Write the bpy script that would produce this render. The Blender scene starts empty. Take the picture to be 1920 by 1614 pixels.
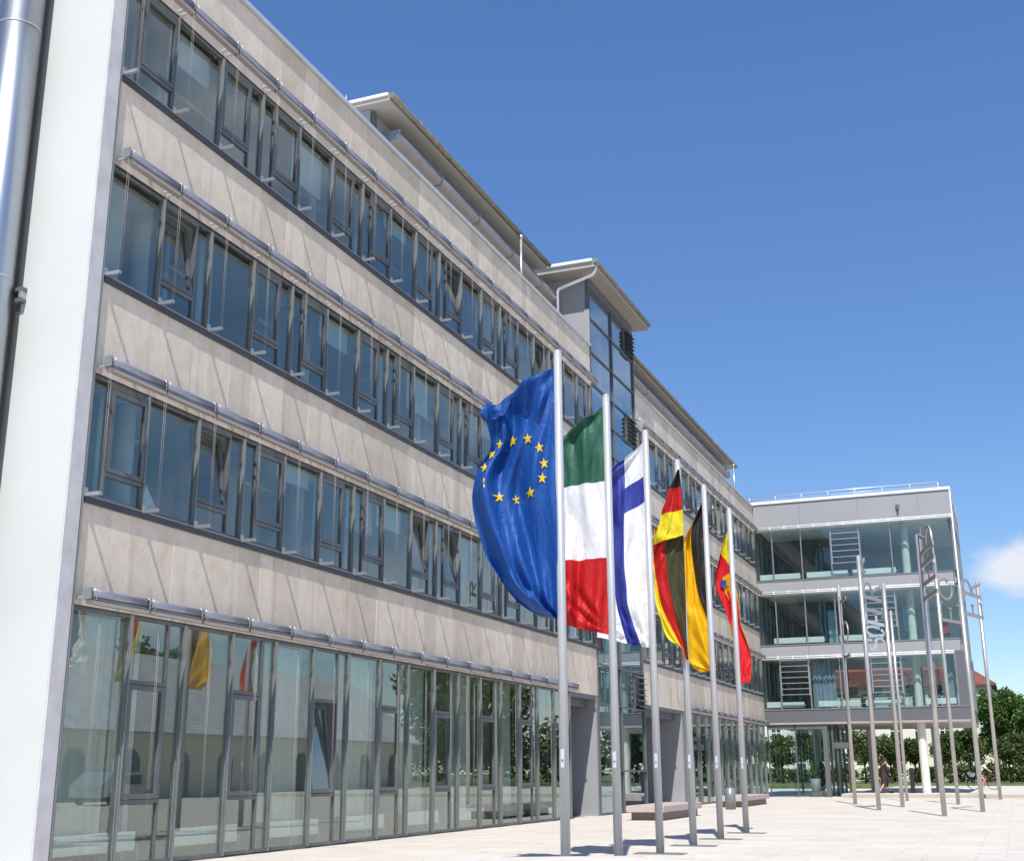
import bpy, bmesh, math, random
from math import radians as R, sin, cos, pi
from mathutils import Vector, Matrix
random.seed(11)
S = bpy.context.scene
col = S.collection

# ------------------------------------------------------------------ camera, sky, sun, exposure
cam_d = bpy.data.cameras.new('camera'); cam = bpy.data.objects.new('camera', cam_d); col.objects.link(cam)
cam_d.sensor_width = 36.0; cam_d.lens = 36.0 * 2283.0 / 1920.0; cam_d.clip_start = 0.1; cam_d.clip_end = 3000
yaw, pit, rol = 0.378429, 0.273563, 0.005462
cam.matrix_world = Matrix.Translation((12.288, -13.796, 1.3212)) @ Matrix.Rotation(yaw, 4, 'Z') @ \
    Matrix.Rotation(pi / 2 + pit, 4, 'X') @ Matrix.Rotation(-rol, 4, 'Z')
S.camera = cam

SUN_EL = R(57.2)
sdir = Vector((0.258 * cos(SUN_EL), -0.966 * cos(SUN_EL), sin(SUN_EL))).normalized()   # towards the sun
sun_d = bpy.data.lights.new('sun', 'SUN'); sun = bpy.data.objects.new('sun', sun_d); col.objects.link(sun)
sun_d.energy = 5.0; sun_d.angle = R(0.53); sun_d.color = (1.0, 0.955, 0.89)
sun.rotation_euler = (-sdir).to_track_quat('-Z', 'Y').to_euler()
sun.location = (30, -40, 60)

W = bpy.data.worlds.new('World'); S.world = W; W.use_nodes = True
nt = W.node_tree; nt.nodes.clear()
def wn(t, **k):
    n = nt.nodes.new(t)
    for a, b in k.items(): setattr(n, a, b)
    return n
sky = wn('ShaderNodeTexSky', sky_type='NISHITA', sun_disc=False, sun_elevation=SUN_EL, sun_rotation=math.atan2(0.212, -0.977),
         altitude=600.0, air_density=1.0, dust_density=0.0, ozone_density=3.5)
bg = wn('ShaderNodeBackground'); bg.inputs['Strength'].default_value = 0.145
geo = wn('ShaderNodeTexCoord')
sep = wn('ShaderNodeSeparateXYZ'); nt.links.new(geo.outputs['Generated'], sep.inputs[0])
def wmath(op, a, b=None, c=None):
    n = wn('ShaderNodeMath', operation=op)
    for i, v in enumerate((a, b, c)):
        if v is None: continue
        if isinstance(v, (int, float)): n.inputs[i].default_value = v
        else: nt.links.new(v, n.inputs[i])
    return n.outputs[0]
mp = wn('ShaderNodeMapping'); mp.inputs['Scale'].default_value = (1, 1, 1.7)
nt.links.new(geo.outputs['Generated'], mp.inputs[0])
nz = wn('ShaderNodeTexNoise'); nz.inputs['Scale'].default_value = 16; nz.inputs['Detail'].default_value = 9; nz.inputs['Roughness'].default_value = 0.58
nt.links.new(mp.outputs[0], nz.inputs['Vector'])
# two cumulus banks low over the horizon beyond the glass wing
def blob(d, rx, rz):
    v = Vector(d).normalized()
    ax = wmath('DIVIDE', wmath('SUBTRACT', sep.outputs[0], v.x), rx)
    az = wmath('DIVIDE', wmath('SUBTRACT', sep.outputs[2], v.z), rz)
    fr = wmath('GREATER_THAN', sep.outputs[1], 0.3)
    r = wmath('SQRT', wmath('ADD', wmath('MULTIPLY', ax, ax), wmath('MULTIPLY', az, az)))
    return wmath('MULTIPLY', wmath('MAXIMUM', wmath('SUBTRACT', 1.0, r), 0.0), fr)
b1 = blob((0.014, 1.06, 0.160), 0.044, 0.029)
b2 = blob((0.05, 1.08, 0.074), 0.05, 0.022)
# broken cumulus elsewhere (behind and beside the viewer), only seen mirrored in the panes
nz2 = wn('ShaderNodeTexNoise'); nz2.inputs['Scale'].default_value = 4.2; nz2.inputs['Detail'].default_value = 8; nz2.inputs['Roughness'].default_value = 0.6
nt.links.new(mp.outputs[0], nz2.inputs['Vector'])
side = wmath('MULTIPLY', wmath('GREATER_THAN', sep.outputs[0], 0.25), wmath('LESS_THAN', sep.outputs[2], 0.62))
m3 = wmath('MULTIPLY', wmath('MULTIPLY', wmath('MAXIMUM', wmath('SUBTRACT', nz2.outputs['Fac'], 0.46), 0.0), 2.6), side)
edge = wmath('MULTIPLY', wmath('SUBTRACT', nz.outputs['Fac'], 0.5), 2.2)
def cl(b, gain): return wmath('MULTIPLY', wmath('MAXIMUM', wmath('ADD', wmath('MULTIPLY', b, gain), wmath('MULTIPLY', edge, wmath('MINIMUM', wmath('MULTIPLY', b, 8.0), 1.0))), 0.0), 1.0)
def hard(x, a, k): return wmath('MINIMUM', wmath('MAXIMUM', wmath('MULTIPLY', wmath('SUBTRACT', x, a), k), 0.0), 1.0)
mask = wmath('MINIMUM', wmath('ADD', wmath('ADD', wmath('MULTIPLY', hard(cl(b1, 1.35), 0.22, 1.25), 0.9), wmath('MULTIPLY', hard(cl(b2, 1.4), 0.3, 1.6), 0.6)), m3), 0.88)
mixc = wn('ShaderNodeMix', data_type='RGBA')
nt.links.new(mask, mixc.inputs[0]); hs = wn('ShaderNodeHueSaturation'); hs.inputs['Saturation'].default_value = 1.15; hs.inputs['Hue'].default_value = 0.506; nt.links.new(sky.outputs[0], hs.inputs['Color']); nt.links.new(hs.outputs[0], mixc.inputs[6]); mixc.inputs[7].default_value = (6.3, 6.4, 6.75, 1)
lev = wn('ShaderNodeMapRange'); lev.inputs['From Max'].default_value = 0.5; lev.inputs['To Min'].default_value = 0.70; lev.inputs['To Max'].default_value = 1.06
nt.links.new(sep.outputs[2], lev.inputs[0]); sc_ = wn('ShaderNodeVectorMath', operation='SCALE'); nt.links.new(mixc.outputs[2], sc_.inputs[0]); nt.links.new(lev.outputs[0], sc_.inputs['Scale'])
nt.links.new(sc_.outputs[0], bg.inputs['Color'])
out = wn('ShaderNodeOutputWorld'); nt.links.new(bg.outputs[0], out.inputs[0])

S.render.engine = 'CYCLES'
S.view_settings.view_transform = 'Standard'; S.view_settings.look = 'None'
S.view_settings.exposure = 0.25; S.view_settings.gamma = 1.0
S.cycles.max_bounces = 10; S.cycles.transparent_max_bounces = 24; S.cycles.glossy_bounces = 4; S.cycles.diffuse_bounces = 4
S.cycles.caustics_reflective = False; S.cycles.caustics_refractive = False

# ------------------------------------------------------------------ materials
def newmat(name):
    m = bpy.data.materials.new(name); m.use_nodes = True
    return m, m.node_tree, m.node_tree.nodes['Principled BSDF']
def N(t, typ, **k):
    n = t.nodes.new(typ)
    for a, b in k.items(): setattr(n, a, b)
    return n
def ramp(t, fac, stops):
    r = N(t, 'ShaderNodeValToRGB'); e = r.color_ramp.elements
    while len(e) < len(stops): e.new(0.5)
    for i, (p, c) in enumerate(stops): e[i].position = p; e[i].color = (*c, 1)
    t.links.new(fac, r.inputs[0]); return r.outputs[0]
def plain(name, c, rough=0.5, metal=0.0, var=0.12, scale=3.0, bump=0.0, bscale=60.0):
    m, t, p = newmat(name)
    p.inputs['Roughness'].default_value = rough; p.inputs['Metallic'].default_value = metal
    tc = N(t, 'ShaderNodeTexCoord')
    n = N(t, 'ShaderNodeTexNoise'); n.inputs['Scale'].default_value = scale; n.inputs['Detail'].default_value = 6
    t.links.new(tc.outputs['Object'], n.inputs['Vector'])
    lo = tuple(max(0, x * (1 - var)) for x in c); hi = tuple(min(1, x * (1 + var)) for x in c)
    t.links.new(ramp(t, n.outputs['Fac'], [(0.3, lo), (0.7, hi)]), p.inputs['Base Color'])
    if bump:
        n2 = N(t, 'ShaderNodeTexNoise'); n2.inputs['Scale'].default_value = bscale; n2.inputs['Detail'].default_value = 4
        t.links.new(tc.outputs['Object'], n2.inputs['Vector'])
        b = N(t, 'ShaderNodeBump'); b.inputs['Strength'].default_value = bump; b.inputs['Distance'].default_value = 0.02
        t.links.new(n2.outputs['Fac'], b.inputs['Height']); t.links.new(b.outputs[0], p.inputs['Normal'])
    return m
def glassmat(name, tint, refl, rcol=(0.9, 0.95, 1.0), wav=0.0, ior=1.5):
    m, t, p = newmat(name); t.nodes.remove(p)
    o = t.nodes['Material Output']
    tr = N(t, 'ShaderNodeBsdfTransparent'); tr.inputs[0].default_value = (*tint, 1)
    gl = N(t, 'ShaderNodeBsdfGlossy'); gl.inputs['Color'].default_value = (*rcol, 1); gl.inputs['Roughness'].default_value = 0.0
    gg = N(t, 'ShaderNodeNewGeometry'); dt = N(t, 'ShaderNodeVectorMath', operation='DOT_PRODUCT')
    t.links.new(gg.outputs['Incoming'], dt.inputs[0]); t.links.new(gg.outputs['Normal'], dt.inputs[1])
    def mt(op, x, y=None):
        n = N(t, 'ShaderNodeMath', operation=op)
        for i, v in enumerate((x, y)):
            if v is None: continue
            if isinstance(v, (int, float)): n.inputs[i].default_value = v
            else: t.links.new(v, n.inputs[i])
        return n.outputs[0]
    sch = mt('POWER', mt('SUBTRACT', 1.0, mt('ABSOLUTE', dt.outputs['Value'])), 4.0)     # Schlick, the same from both sides
    mr = N(t, 'ShaderNodeMapRange'); mr.inputs['To Min'].default_value = refl; mr.inputs['To Max'].default_value = 0.95
    t.links.new(sch, mr.inputs[0])
    mx = N(t, 'ShaderNodeMixShader')
    t.links.new(mr.outputs[0], mx.inputs[0]); t.links.new(tr.outputs[0], mx.inputs[1]); t.links.new(gl.outputs[0], mx.inputs[2])
    t.links.new(mx.outputs[0], o.inputs[0])
    if wav:
        g = N(t, 'ShaderNodeNewGeometry')
        n = N(t, 'ShaderNodeTexNoise'); n.inputs['Scale'].default_value = 0.9; n.inputs['Detail'].default_value = 1.5
        t.links.new(g.outputs['Position'], n.inputs['Vector'])
        b = N(t, 'ShaderNodeBump'); b.inputs['Strength'].default_value = wav; b.inputs['Distance'].default_value = 0.02
        t.links.new(n.outputs['Fac'], b.inputs['Height']); t.links.new(b.outputs[0], gl.inputs['Normal']); 
    return m
def stonemat():
    m, t, p = newmat('limestone'); p.inputs['Roughness'].default_value = 0.8
    g = N(t, 'ShaderNodeNewGeometry')
    mpg = N(t, 'ShaderNodeMapping'); mpg.inputs['Scale'].default_value = (1, 1, 0.85)
    t.links.new(g.outputs['Position'], mpg.inputs[0])
    addv = N(t, 'ShaderNodeVectorMath', operation='ADD'); mul = N(t, 'ShaderNodeVectorMath', operation='SCALE'); mul.inputs['Scale'].default_value = 37.0
    cx = N(t, 'ShaderNodeCombineXYZ')
    for i in range(3): t.links.new(g.outputs['Random Per Island'], cx.inputs[i])
    t.links.new(cx.outputs[0], mul.inputs[0]); t.links.new(mpg.outputs[0], addv.inputs[0]); t.links.new(mul.outputs[0], addv.inputs[1])
    n1 = N(t, 'ShaderNodeTexNoise'); n1.inputs['Scale'].default_value = 3.2; n1.inputs['Detail'].default_value = 9; n1.inputs['Roughness'].default_value = 0.68
    n2 = N(t, 'ShaderNodeTexNoise'); n2.inputs['Scale'].default_value = 20; n2.inputs['Detail'].default_value = 6; n2.inputs['Roughness'].default_value = 0.75
    t.links.new(addv.outputs[0], n1.inputs['Vector']); t.links.new(addv.outputs[0], n2.inputs['Vector'])
    c1 = ramp(t, n1.outputs['Fac'], [(0.25, (0.595, 0.505, 0.405)), (0.48, (0.71, 0.62, 0.515)), (0.75, (0.785, 0.705, 0.605))])
    c2 = ramp(t, n2.outputs['Fac'], [(0.27, (0.50, 0.46, 0.42)), (0.40, (0.97, 0.97, 0.96)), (0.8, (1.0, 1.0, 1.0))])
    isl = ramp(t, g.outputs['Random Per Island'], [(0, (0.80, 0.785, 0.765)), (0.45, (0.93, 0.92, 0.905)), (1, (1.0, 1.0, 1.0))])
    a = N(t, 'ShaderNodeMix', data_type='RGBA', blend_type='MULTIPLY'); a.inputs[0].default_value = 0.8
    b = N(t, 'ShaderNodeMix', data_type='RGBA', blend_type='MULTIPLY'); b.inputs[0].default_value = 1.0
    t.links.new(c1, a.inputs[6]); t.links.new(c2, a.inputs[7]); t.links.new(a.outputs[2], b.inputs[6]); t.links.new(isl, b.inputs[7])
    t.links.new(b.outputs[2], p.inputs['Base Color'])
    bp = N(t, 'ShaderNodeBump'); bp.inputs['Strength'].default_value = 0.25; bp.inputs['Distance'].default_value = 0.006
    t.links.new(n2.outputs['Fac'], bp.inputs['Height']); t.links.new(bp.outputs[0], p.inputs['Normal'])
    return m
def pavemat():
    m, t, p = newmat('pale_slabs'); p.inputs['Roughness'].default_value = 0.75
    g = N(t, 'ShaderNodeNewGeometry')
    bt = N(t, 'ShaderNodeTexBrick'); bt.offset = 0.37; bt.offset_frequency = 2
    bt.inputs['Scale'].default_value = 1.0; bt.inputs['Brick Width'].default_value = 1.2; bt.inputs['Row Height'].default_value = 0.6
    bt.inputs['Mortar Size'].default_value = 0.010; bt.inputs['Mortar Smooth'].default_value = 0.3; bt.inputs['Bias'].default_value = 0.0
    bt.inputs['Color1'].default_value = (0.605, 0.56, 0.495, 1); bt.inputs['Color2'].default_value = (0.675, 0.63, 0.56, 1); bt.inputs['Mortar'].default_value = (0.47, 0.435, 0.38, 1)
    t.links.new(g.outputs['Position'], bt.inputs['Vector'])
    n = N(t, 'ShaderNodeTexNoise'); n.inputs['Scale'].default_value = 0.5; n.inputs['Detail'].default_value = 10; n.inputs['Roughness'].default_value = 0.72
    t.links.new(g.outputs['Position'], n.inputs['Vector'])
    c = ramp(t, n.outputs['Fac'], [(0.3, (0.80, 0.78, 0.75)), (0.7, (1.0, 1.0, 1.0))])
    a = N(t, 'ShaderNodeMix', data_type='RGBA', blend_type='MULTIPLY'); a.inputs[0].default_value = 0.9
    t.links.new(bt.outputs['Color'], a.inputs[6]); t.links.new(c, a.inputs[7]); t.links.new(a.outputs[2], p.inputs['Base Color'])
    n4 = N(t, 'ShaderNodeTexNoise'); n4.inputs['Scale'].default_value = 3.5; n4.inputs['Detail'].default_value = 8; n4.inputs['Roughness'].default_value = 0.7
    t.links.new(g.outputs['Position'], n4.inputs['Vector'])
    c4 = ramp(t, n4.outputs['Fac'], [(0.30, (0.74, 0.72, 0.69)), (0.46, (1, 1, 1))])
    a4 = N(t, 'ShaderNodeMix', data_type='RGBA', blend_type='MULTIPLY'); a4.inputs[0].default_value = 0.8
    t.links.new(a.outputs[2], a4.inputs[6]); t.links.new(c4, a4.inputs[7]); t.links.new(a4.outputs[2], p.inputs['Base Color'])
    n3 = N(t, 'ShaderNodeTexNoise'); n3.inputs['Scale'].default_value = 25; n3.inputs['Detail'].default_value = 5
    t.links.new(g.outputs['Position'], n3.inputs['Vector'])
    bp = N(t, 'ShaderNodeBump'); bp.inputs['Strength'].default_value = 0.25; bp.inputs['Distance'].default_value = 0.01
    t.links.new(n3.outputs['Fac'], bp.inputs['Height']); t.links.new(bp.outputs[0], p.inputs['Normal'])
    return m
def leafmat(name, a, b, c):
    m, t, p = newmat(name); p.inputs['Roughness'].default_value = 0.55
    g = N(t, 'ShaderNodeNewGeometry')
    t.links.new(ramp(t, g.outputs['Random Per Island'], [(0, a), (0.55, b), (1, c)]), p.inputs['Base Color'])
    tl = N(t, 'ShaderNodeBsdfTranslucent'); tl.inputs[0].default_value = (c[0] * 1.2, c[1] * 1.3, c[2] * 0.8, 1)
    mx = N(t, 'ShaderNodeMixShader'); mx.inputs[0].default_value = 0.25
    o = t.nodes['Material Output']
    t.links.new(p.outputs[0], mx.inputs[1]); t.links.new(tl.outputs[0], mx.inputs[2]); t.links.new(mx.outputs[0], o.inputs[0])
    return m
def clothmat(name, c, tr=0.22):
    m, t, p = newmat(name); p.inputs['Roughness'].default_value = 0.55; p.inputs['Specular IOR Level'].default_value = 0.4
    g = N(t, 'ShaderNodeNewGeometry')
    n = N(t, 'ShaderNodeTexNoise'); n.inputs['Scale'].default_value = 4.5; n.inputs['Detail'].default_value = 5; n.inputs['Distortion'].default_value = 0.6
    mpn = N(t, 'ShaderNodeMapping'); mpn.inputs['Scale'].default_value = (1.6, 1.0, 0.55); mpn.inputs['Rotation'].default_value = (0, 0.5, 0)
    t.links.new(g.outputs['Position'], mpn.inputs[0]); t.links.new(mpn.outputs[0], n.inputs['Vector'])
    bp = N(t, 'ShaderNodeBump'); bp.inputs['Strength'].default_value = 0.8; bp.inputs['Distance'].default_value = 0.065
    t.links.new(n.outputs['Fac'], bp.inputs['Height']); t.links.new(bp.outputs[0], p.inputs['Normal'])
    p.inputs['Base Color'].default_value = (*c, 1)
    tl = N(t, 'ShaderNodeBsdfTranslucent'); tl.inputs[0].default_value = (*c, 1)
    mx = N(t, 'ShaderNodeMixShader'); mx.inputs[0].default_value = tr
    o = t.nodes['Material Output']
    t.links.new(p.outputs[0], mx.inputs[1]); t.links.new(tl.outputs[0], mx.inputs[2]); t.links.new(mx.outputs[0], o.inputs[0])
    return m
def tilemat(name, a, b):
    m, t, p = newmat(name); p.inputs['Roughness'].default_value = 0.8
    g = N(t, 'ShaderNodeNewGeometry')
    n = N(t, 'ShaderNodeTexNoise'); n.inputs['Scale'].default_value = 1.2; n.inputs['Detail'].default_value = 10
    t.links.new(g.outputs['Position'], n.inputs['Vector'])
    t.links.new(ramp(t, n.outputs['Fac'], [(0.3, a), (0.7, b)]), p.inputs['Base Color'])
    w = N(t, 'ShaderNodeTexWave', wave_type='BANDS', bands_direction='Z'); w.inputs['Scale'].default_value = 2.2
    t.links.new(g.outputs['Position'], w.inputs['Vector'])
    bp = N(t, 'ShaderNodeBump'); bp.inputs['Strength'].default_value = 0.6; bp.inputs['Distance'].default_value = 0.05
    t.links.new(w.outputs['Fac'], bp.inputs['Height']); t.links.new(bp.outputs[0], p.inputs['Normal'])
    return m

STONE = stonemat(); PAVE = pavemat()
WHITE = plain('white_render', (0.54, 0.555, 0.535), 0.85, 0, 0.06, 0.35, 0.12, 45)
STRIP = plain('rough_plaster', (0.56, 0.55, 0.56), 0.9, 0, 0.10, 3, 0.35, 70)
ALU = plain('aluminium', (0.46, 0.48, 0.50), 0.36, 0.7, 0.08, 2)
TUBE = plain('silver_blind_tube', (0.33, 0.345, 0.39), 0.36, 0.6, 0.12, 5)
CLIP = plain('bright_clip', (0.62, 0.63, 0.65), 0.35, 0.6, 0.05, 5)
BEIGE = plain('blind_bottom_bar', (0.40, 0.35, 0.31), 0.5, 0.0, 0.06, 3)
SILLM = plain('dark_sill', (0.062, 0.067, 0.078), 0.45, 0.1, 0.15, 2); DARK = plain('anthracite_frame', (0.125, 0.135, 0.14), 0.42, 0.15, 0.15, 2)
MULL = plain('mullion_grey', (0.23, 0.245, 0.25), 0.4, 0.3, 0.12, 2)
FIN = plain('green_grey_profile', (0.25, 0.30, 0.29), 0.4, 0.3, 0.08, 1.5)
GREY = plain('grey_render', (0.30, 0.305, 0.32), 0.85, 0, 0.06, 0.8, 0.25, 40)
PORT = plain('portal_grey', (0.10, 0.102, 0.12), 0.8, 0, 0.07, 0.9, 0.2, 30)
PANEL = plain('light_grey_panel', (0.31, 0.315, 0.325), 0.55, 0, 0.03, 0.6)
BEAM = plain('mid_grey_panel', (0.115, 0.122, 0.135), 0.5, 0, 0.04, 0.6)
SOFF = plain('soffit', (0.36, 0.335, 0.30), 0.8, 0, 0.04, 0.8)
CAP = plain('zinc_cap', (0.56, 0.59, 0.63), 0.45, 0.3, 0.06, 2)
WCAP = plain('white_roof_edge', (0.78, 0.80, 0.80), 0.5, 0, 0.04, 2)
GUTT = plain('weathered_gutter', (0.22, 0.20, 0.16), 0.5, 0.35, 0.25, 6)
ROOM = plain('room_paint', (0.62, 0.63, 0.63), 0.9, 0, 0.05, 0.8)
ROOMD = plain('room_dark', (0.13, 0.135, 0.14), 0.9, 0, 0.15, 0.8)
CEIL = plain('ceiling_white', (0.72, 0.72, 0.70), 0.9, 0, 0.04, 0.8)
CURT = clothmat('sheer_curtain', (0.80, 0.83, 0.80), 0.4)
RAD = plain('white_enamel', (0.82, 0.83, 0.82), 0.4, 0, 0.02, 3)
CONC = plain('pale_column', (0.66, 0.65, 0.58), 0.75, 0, 0.05, 1.2)
STEEL = plain('brushed_steel', (0.50, 0.48, 0.45), 0.38, 0.6, 0.10, 3); LETM = plain('letter_plate', (0.36, 0.335, 0.31), 0.42, 0.35, 0.12, 3)
POLE = plain('light_grey_pole', (0.45, 0.46, 0.48), 0.38, 0.25, 0.05, 2)
BENCH = plain('reddish_granite', (0.46, 0.385, 0.36), 0.65, 0, 0.14, 14)
BENCHD = plain('dark_red_granite', (0.19, 0.145, 0.14), 0.6, 0, 0.14, 14)
BLACK = plain('black', (0.02, 0.02, 0.022), 0.5, 0, 0.2, 3)
REDT = tilemat('red_tiles', (0.13, 0.038, 0.03), (0.24, 0.07, 0.05))
GREYT = tilemat('grey_tiles', (0.42, 0.42, 0.42), (0.60, 0.60, 0.59))
CREAM = plain('cream_render', (0.74, 0.70, 0.56), 0.9, 0, 0.05, 0.3)
BROWN = plain('brown_trim', (0.16, 0.07, 0.06), 0.7, 0, 0.1, 2)
BARK = plain('bark', (0.055, 0.045, 0.035), 0.9, 0, 0.3, 8)
GRASS = plain('meadow_grass', (0.10, 0.135, 0.035), 0.9, 0, 0.5, 1.3, 0.8, 20)
LEAF1 = leafmat('leaves_small_tree', (0.024, 0.045, 0.010), (0.062, 0.096, 0.020), (0.115, 0.14, 0.04))
LEAF2 = leafmat('leaves_big_tree', (0.018, 0.048, 0.010), (0.060, 0.125, 0.020), (0.15, 0.23, 0.045))
LEAF3 = leafmat('leaves_shrub', (0.03, 0.06, 0.012), (0.065, 0.105, 0.022), (0.105, 0.145, 0.038))
SKIN = plain('skin', (0.56, 0.31, 0.22), 0.6, 0, 0.06, 8)
GLU = glassmat('office_glass', (0.80, 0.88, 0.88), 0.12, (1.0, 0.95, 0.84), 0.05)
GLG = glassmat('shop_glass', (0.91, 0.955, 0.93), 0.125, (0.92, 0.97, 0.93), 0.03)
GLT = glassmat('tower_glass', (0.78, 0.86, 0.87), 0.20, (0.85, 0.94, 1.0), 0.05)
GLB = glassmat('tinted_glass', (0.68, 0.72, 0.72), 0.04); GLW = glassmat('wing_glass', (0.85, 0.915, 0.905), 0.045, (0.88, 0.96, 0.97), 0.02)

# ------------------------------------------------------------------ mesh builder
class MB:
    def __init__(s): s.bm = bmesh.new(); s.mats = []
    def mi(s, m):
        if m not in s.mats: s.mats.append(m)
        return s.mats.index(m)
    def _set(s, faces, m, smooth=False):
        i = s.mi(m)
        for f in faces: f.material_index = i; f.smooth = smooth
    def box(s, x0, x1, y0, y1, z0, z1, m, bev=0.0):
        v = [s.bm.verts.new((x, y, z)) for x in (x0, x1) for y in (y0, y1) for z in (z0, z1)]
        q = [(0, 1, 3, 2), (4, 6, 7, 5), (0, 4, 5, 1), (2, 3, 7, 6), (0, 2, 6, 4), (1, 5, 7, 3)]
        fs = [s.bm.faces.new([v[i] for i in f]) for f in q]
        s._set(fs, m)
        if bev:
            es = list({e for f in fs for e in f.edges})
            r = bmesh.ops.bevel(s.bm, geom=es, offset=bev, segments=2, profile=0.5, affect='EDGES')
            s._set(r['faces'], m, False)
        return s
    def poly(s, pts, m, smooth=False):
        f = s.bm.faces.new([s.bm.verts.new(p) for p in pts]); s._set([f], m, smooth); return s
    def prism(s, pts, vec, m):
        vec = Vector(vec); a = [s.bm.verts.new(p) for p in pts]; b = [s.bm.verts.new(Vector(p) + vec) for p in pts]
        n = len(pts); fs = [s.bm.faces.new(a), s.bm.faces.new(b[::-1])]
        for i in range(n): fs.append(s.bm.faces.new((a[i], b[i], b[(i + 1) % n], a[(i + 1) % n])))
        s._set(fs, m); return s
    def tube(s, pts, r, m, seg=12, cap=True, smooth=True):
        pts = [Vector(p) for p in pts]; n = len(pts)
        rs = r if isinstance(r, (list, tuple)) else [r] * n
        rings = []; up = None
        for i, p in enumerate(pts):
            d = (pts[min(i + 1, n - 1)] - pts[max(i - 1, 0)]).normalized()
            if up is None:
                up = Vector((0, 0, 1)) if abs(d.z) < 0.9 else Vector((1, 0, 0))
            a = d.cross(up).normalized(); b = a.cross(d).normalized(); up = b
            rings.append([s.bm.verts.new(p + rs[i] * (cos(2 * pi * k / seg) * a + sin(2 * pi * k / seg) * b)) for k in range(seg)])
        fs = []
        for i in range(n - 1):
            for k in range(seg):
                fs.append(s.bm.faces.new((rings[i][k], rings[i][(k + 1) % seg], rings[i + 1][(k + 1) % seg], rings[i + 1][k])))
        s._set(fs, m, smooth)
        if cap: s._set([s.bm.faces.new(rings[0][::-1]), s.bm.faces.new(rings[-1])], m)
        return s
    def ball(s, c, r, m, sc=(1, 1, 1), sub=2):
        ret = bmesh.ops.create_icosphere(s.bm, subdivisions=sub, radius=r, matrix=Matrix.Translation(c) @ Matrix.Diagonal((*sc, 1)))
        s._set(list({f for v in ret['verts'] for f in v.link_faces}), m, True); return s
    def build(s, name, parent=None, fix=True):
        me = bpy.data.meshes.new(name)
        if fix: bmesh.ops.recalc_face_normals(s.bm, faces=s.bm.faces)
        s.bm.to_mesh(me); s.bm.free()
        for m in s.mats: me.materials.append(m)
        o = bpy.data.objects.new(name, me); col.objects.link(o)
        if parent: o.parent = parent
        return o
def tag(o, label=None, cat=None, group=None, kind=None):
    for k, v in (('label', label), ('category', cat), ('group', group), ('kind', kind)):
        if v: o[k] = v
    return o
def thing(name, label, cat, loc=(0, 0, 0), rz=0, group=None):
    o = bpy.data.objects.new(name, None); col.objects.link(o); o.location = loc; o.rotation_euler = (0, 0, rz); o.empty_display_size = 0.2
    return tag(o, label, cat, group)
def copy_tree(o, parent=None):
    c = o.copy(); col.objects.link(c); c.parent = parent
    for ch in [x for x in bpy.data.objects if x.parent == o]: copy_tree(ch, c)
    return c
def put(src, parent, loc, first):
    """place a part (with its sub-parts); the first use moves the source itself"""
    o = src if first else copy_tree(src, parent)
    o.parent = parent; o.location = loc; return o

# ------------------------------------------------------------------ ground
g = MB(); g.poly([(-900, -900, 0), (1200, -900, 0), (1200, 1500, 0), (-900, 1500, 0)], PAVE); tag(g.build('plaza'), kind='structure')
g = MB(); g.box(3.9, 400, 52.2, 86, -0.3, 0.19, PAVE, 0.02); tag(g.build('raised_pavement'), kind='structure')
g = MB(); g.box(-60, 300, 86, 1200, -0.3, 0.23, GRASS); tag(g.build('lawn'), kind='structure')

# ------------------------------------------------------------------ main office building
M_ = 1.35; FH = 3.49; Z0 = 3.66
OB = thing('office_building', 'long four storey office building with pale limestone bands, ribbon windows and a glazed stair tower', 'office building', (0, 0, 0))
SILL = [0, 5.167, 8.635, 12.13]; HEAD = [Z0, 7.15, 10.64, 14.13]
S1 = (0.0, 24.45); TW = (24.45, 29.95); S2 = (29.95, 53.62)

def stone_band(y0, y1, z0, z1, name='stone_band', bottom_soffit=False):
    b = MB(); y = y0; rnd = random.Random(int(z0 * 100 + y0 * 7))
    while y < y1 - 0.01:
        w = rnd.choice([0.42, 0.55, 0.68, 0.68, 0.92, 0.92, 1.1]); e = min(y + w, y1)
        if y1 - e < 0.3: e = y1
        b.box(-0.004, rnd.uniform(-0.0005, 0.0035), y + 0.007, e - 0.007, z0, z1, STONE); y = e
    b.box(-0.30, -0.0045, y0 + 0.001, y1 - 0.001, z0 + 0.002, z1 - 0.002, RAD); b.box(-0.30, -0.002, y0 + 0.001, y1 - 0.001, z0 - 0.018, z0 - 0.002, DARK)
    return b.build(name, OB)
stone_tops = [(Z0 + 0.02, SILL[1]), (HEAD[1] + 0.02, SILL[2]), (HEAD[2] + 0.02, SILL[3]), (HEAD[3] + 0.02, 15.58)]
for a, b_ in stone_tops:
    stone_band(S1[0] + 0.06, S1[1], a, b_)
    stone_band(S2[0], S2[1], a, b_)
# dark sill strips, corner profile, parapet caps
for (y0, y1) in (S1, S2):
    for z in SILL[1:]:
        b = MB(); b.box(-0.20, 0.045, y0 + 0.07, y1 - 0.004, z - 0.005, z + 0.11, SILLM); b.box(0.046, 0.062, y0 + 0.07, y1 - 0.004, z + 0.085, z + 0.108, MULL); b.build('sill', OB)
b = MB(); b.box(-0.10, 0.035, 0.0, 0.058, 0, 15.6, FIN); b.box(0.036, 0.060, 0.018, 0.03, 0, 15.6, MULL); b.build('corner_profile', OB)
for (y0, y1) in ((-0.3, S1[1]), S2):
    b = MB(); b.box(-0.42, 0.07, y0, y1 - 0.003, 15.585, 15.68, CAP); b.build('parapet_cap', OB)
    b = MB(); b.box(-0.40, -0.06, max(y0, 0.0), y1 - 0.003, 14.3, 15.58, GREY); b.build('parapet', OB)
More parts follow.
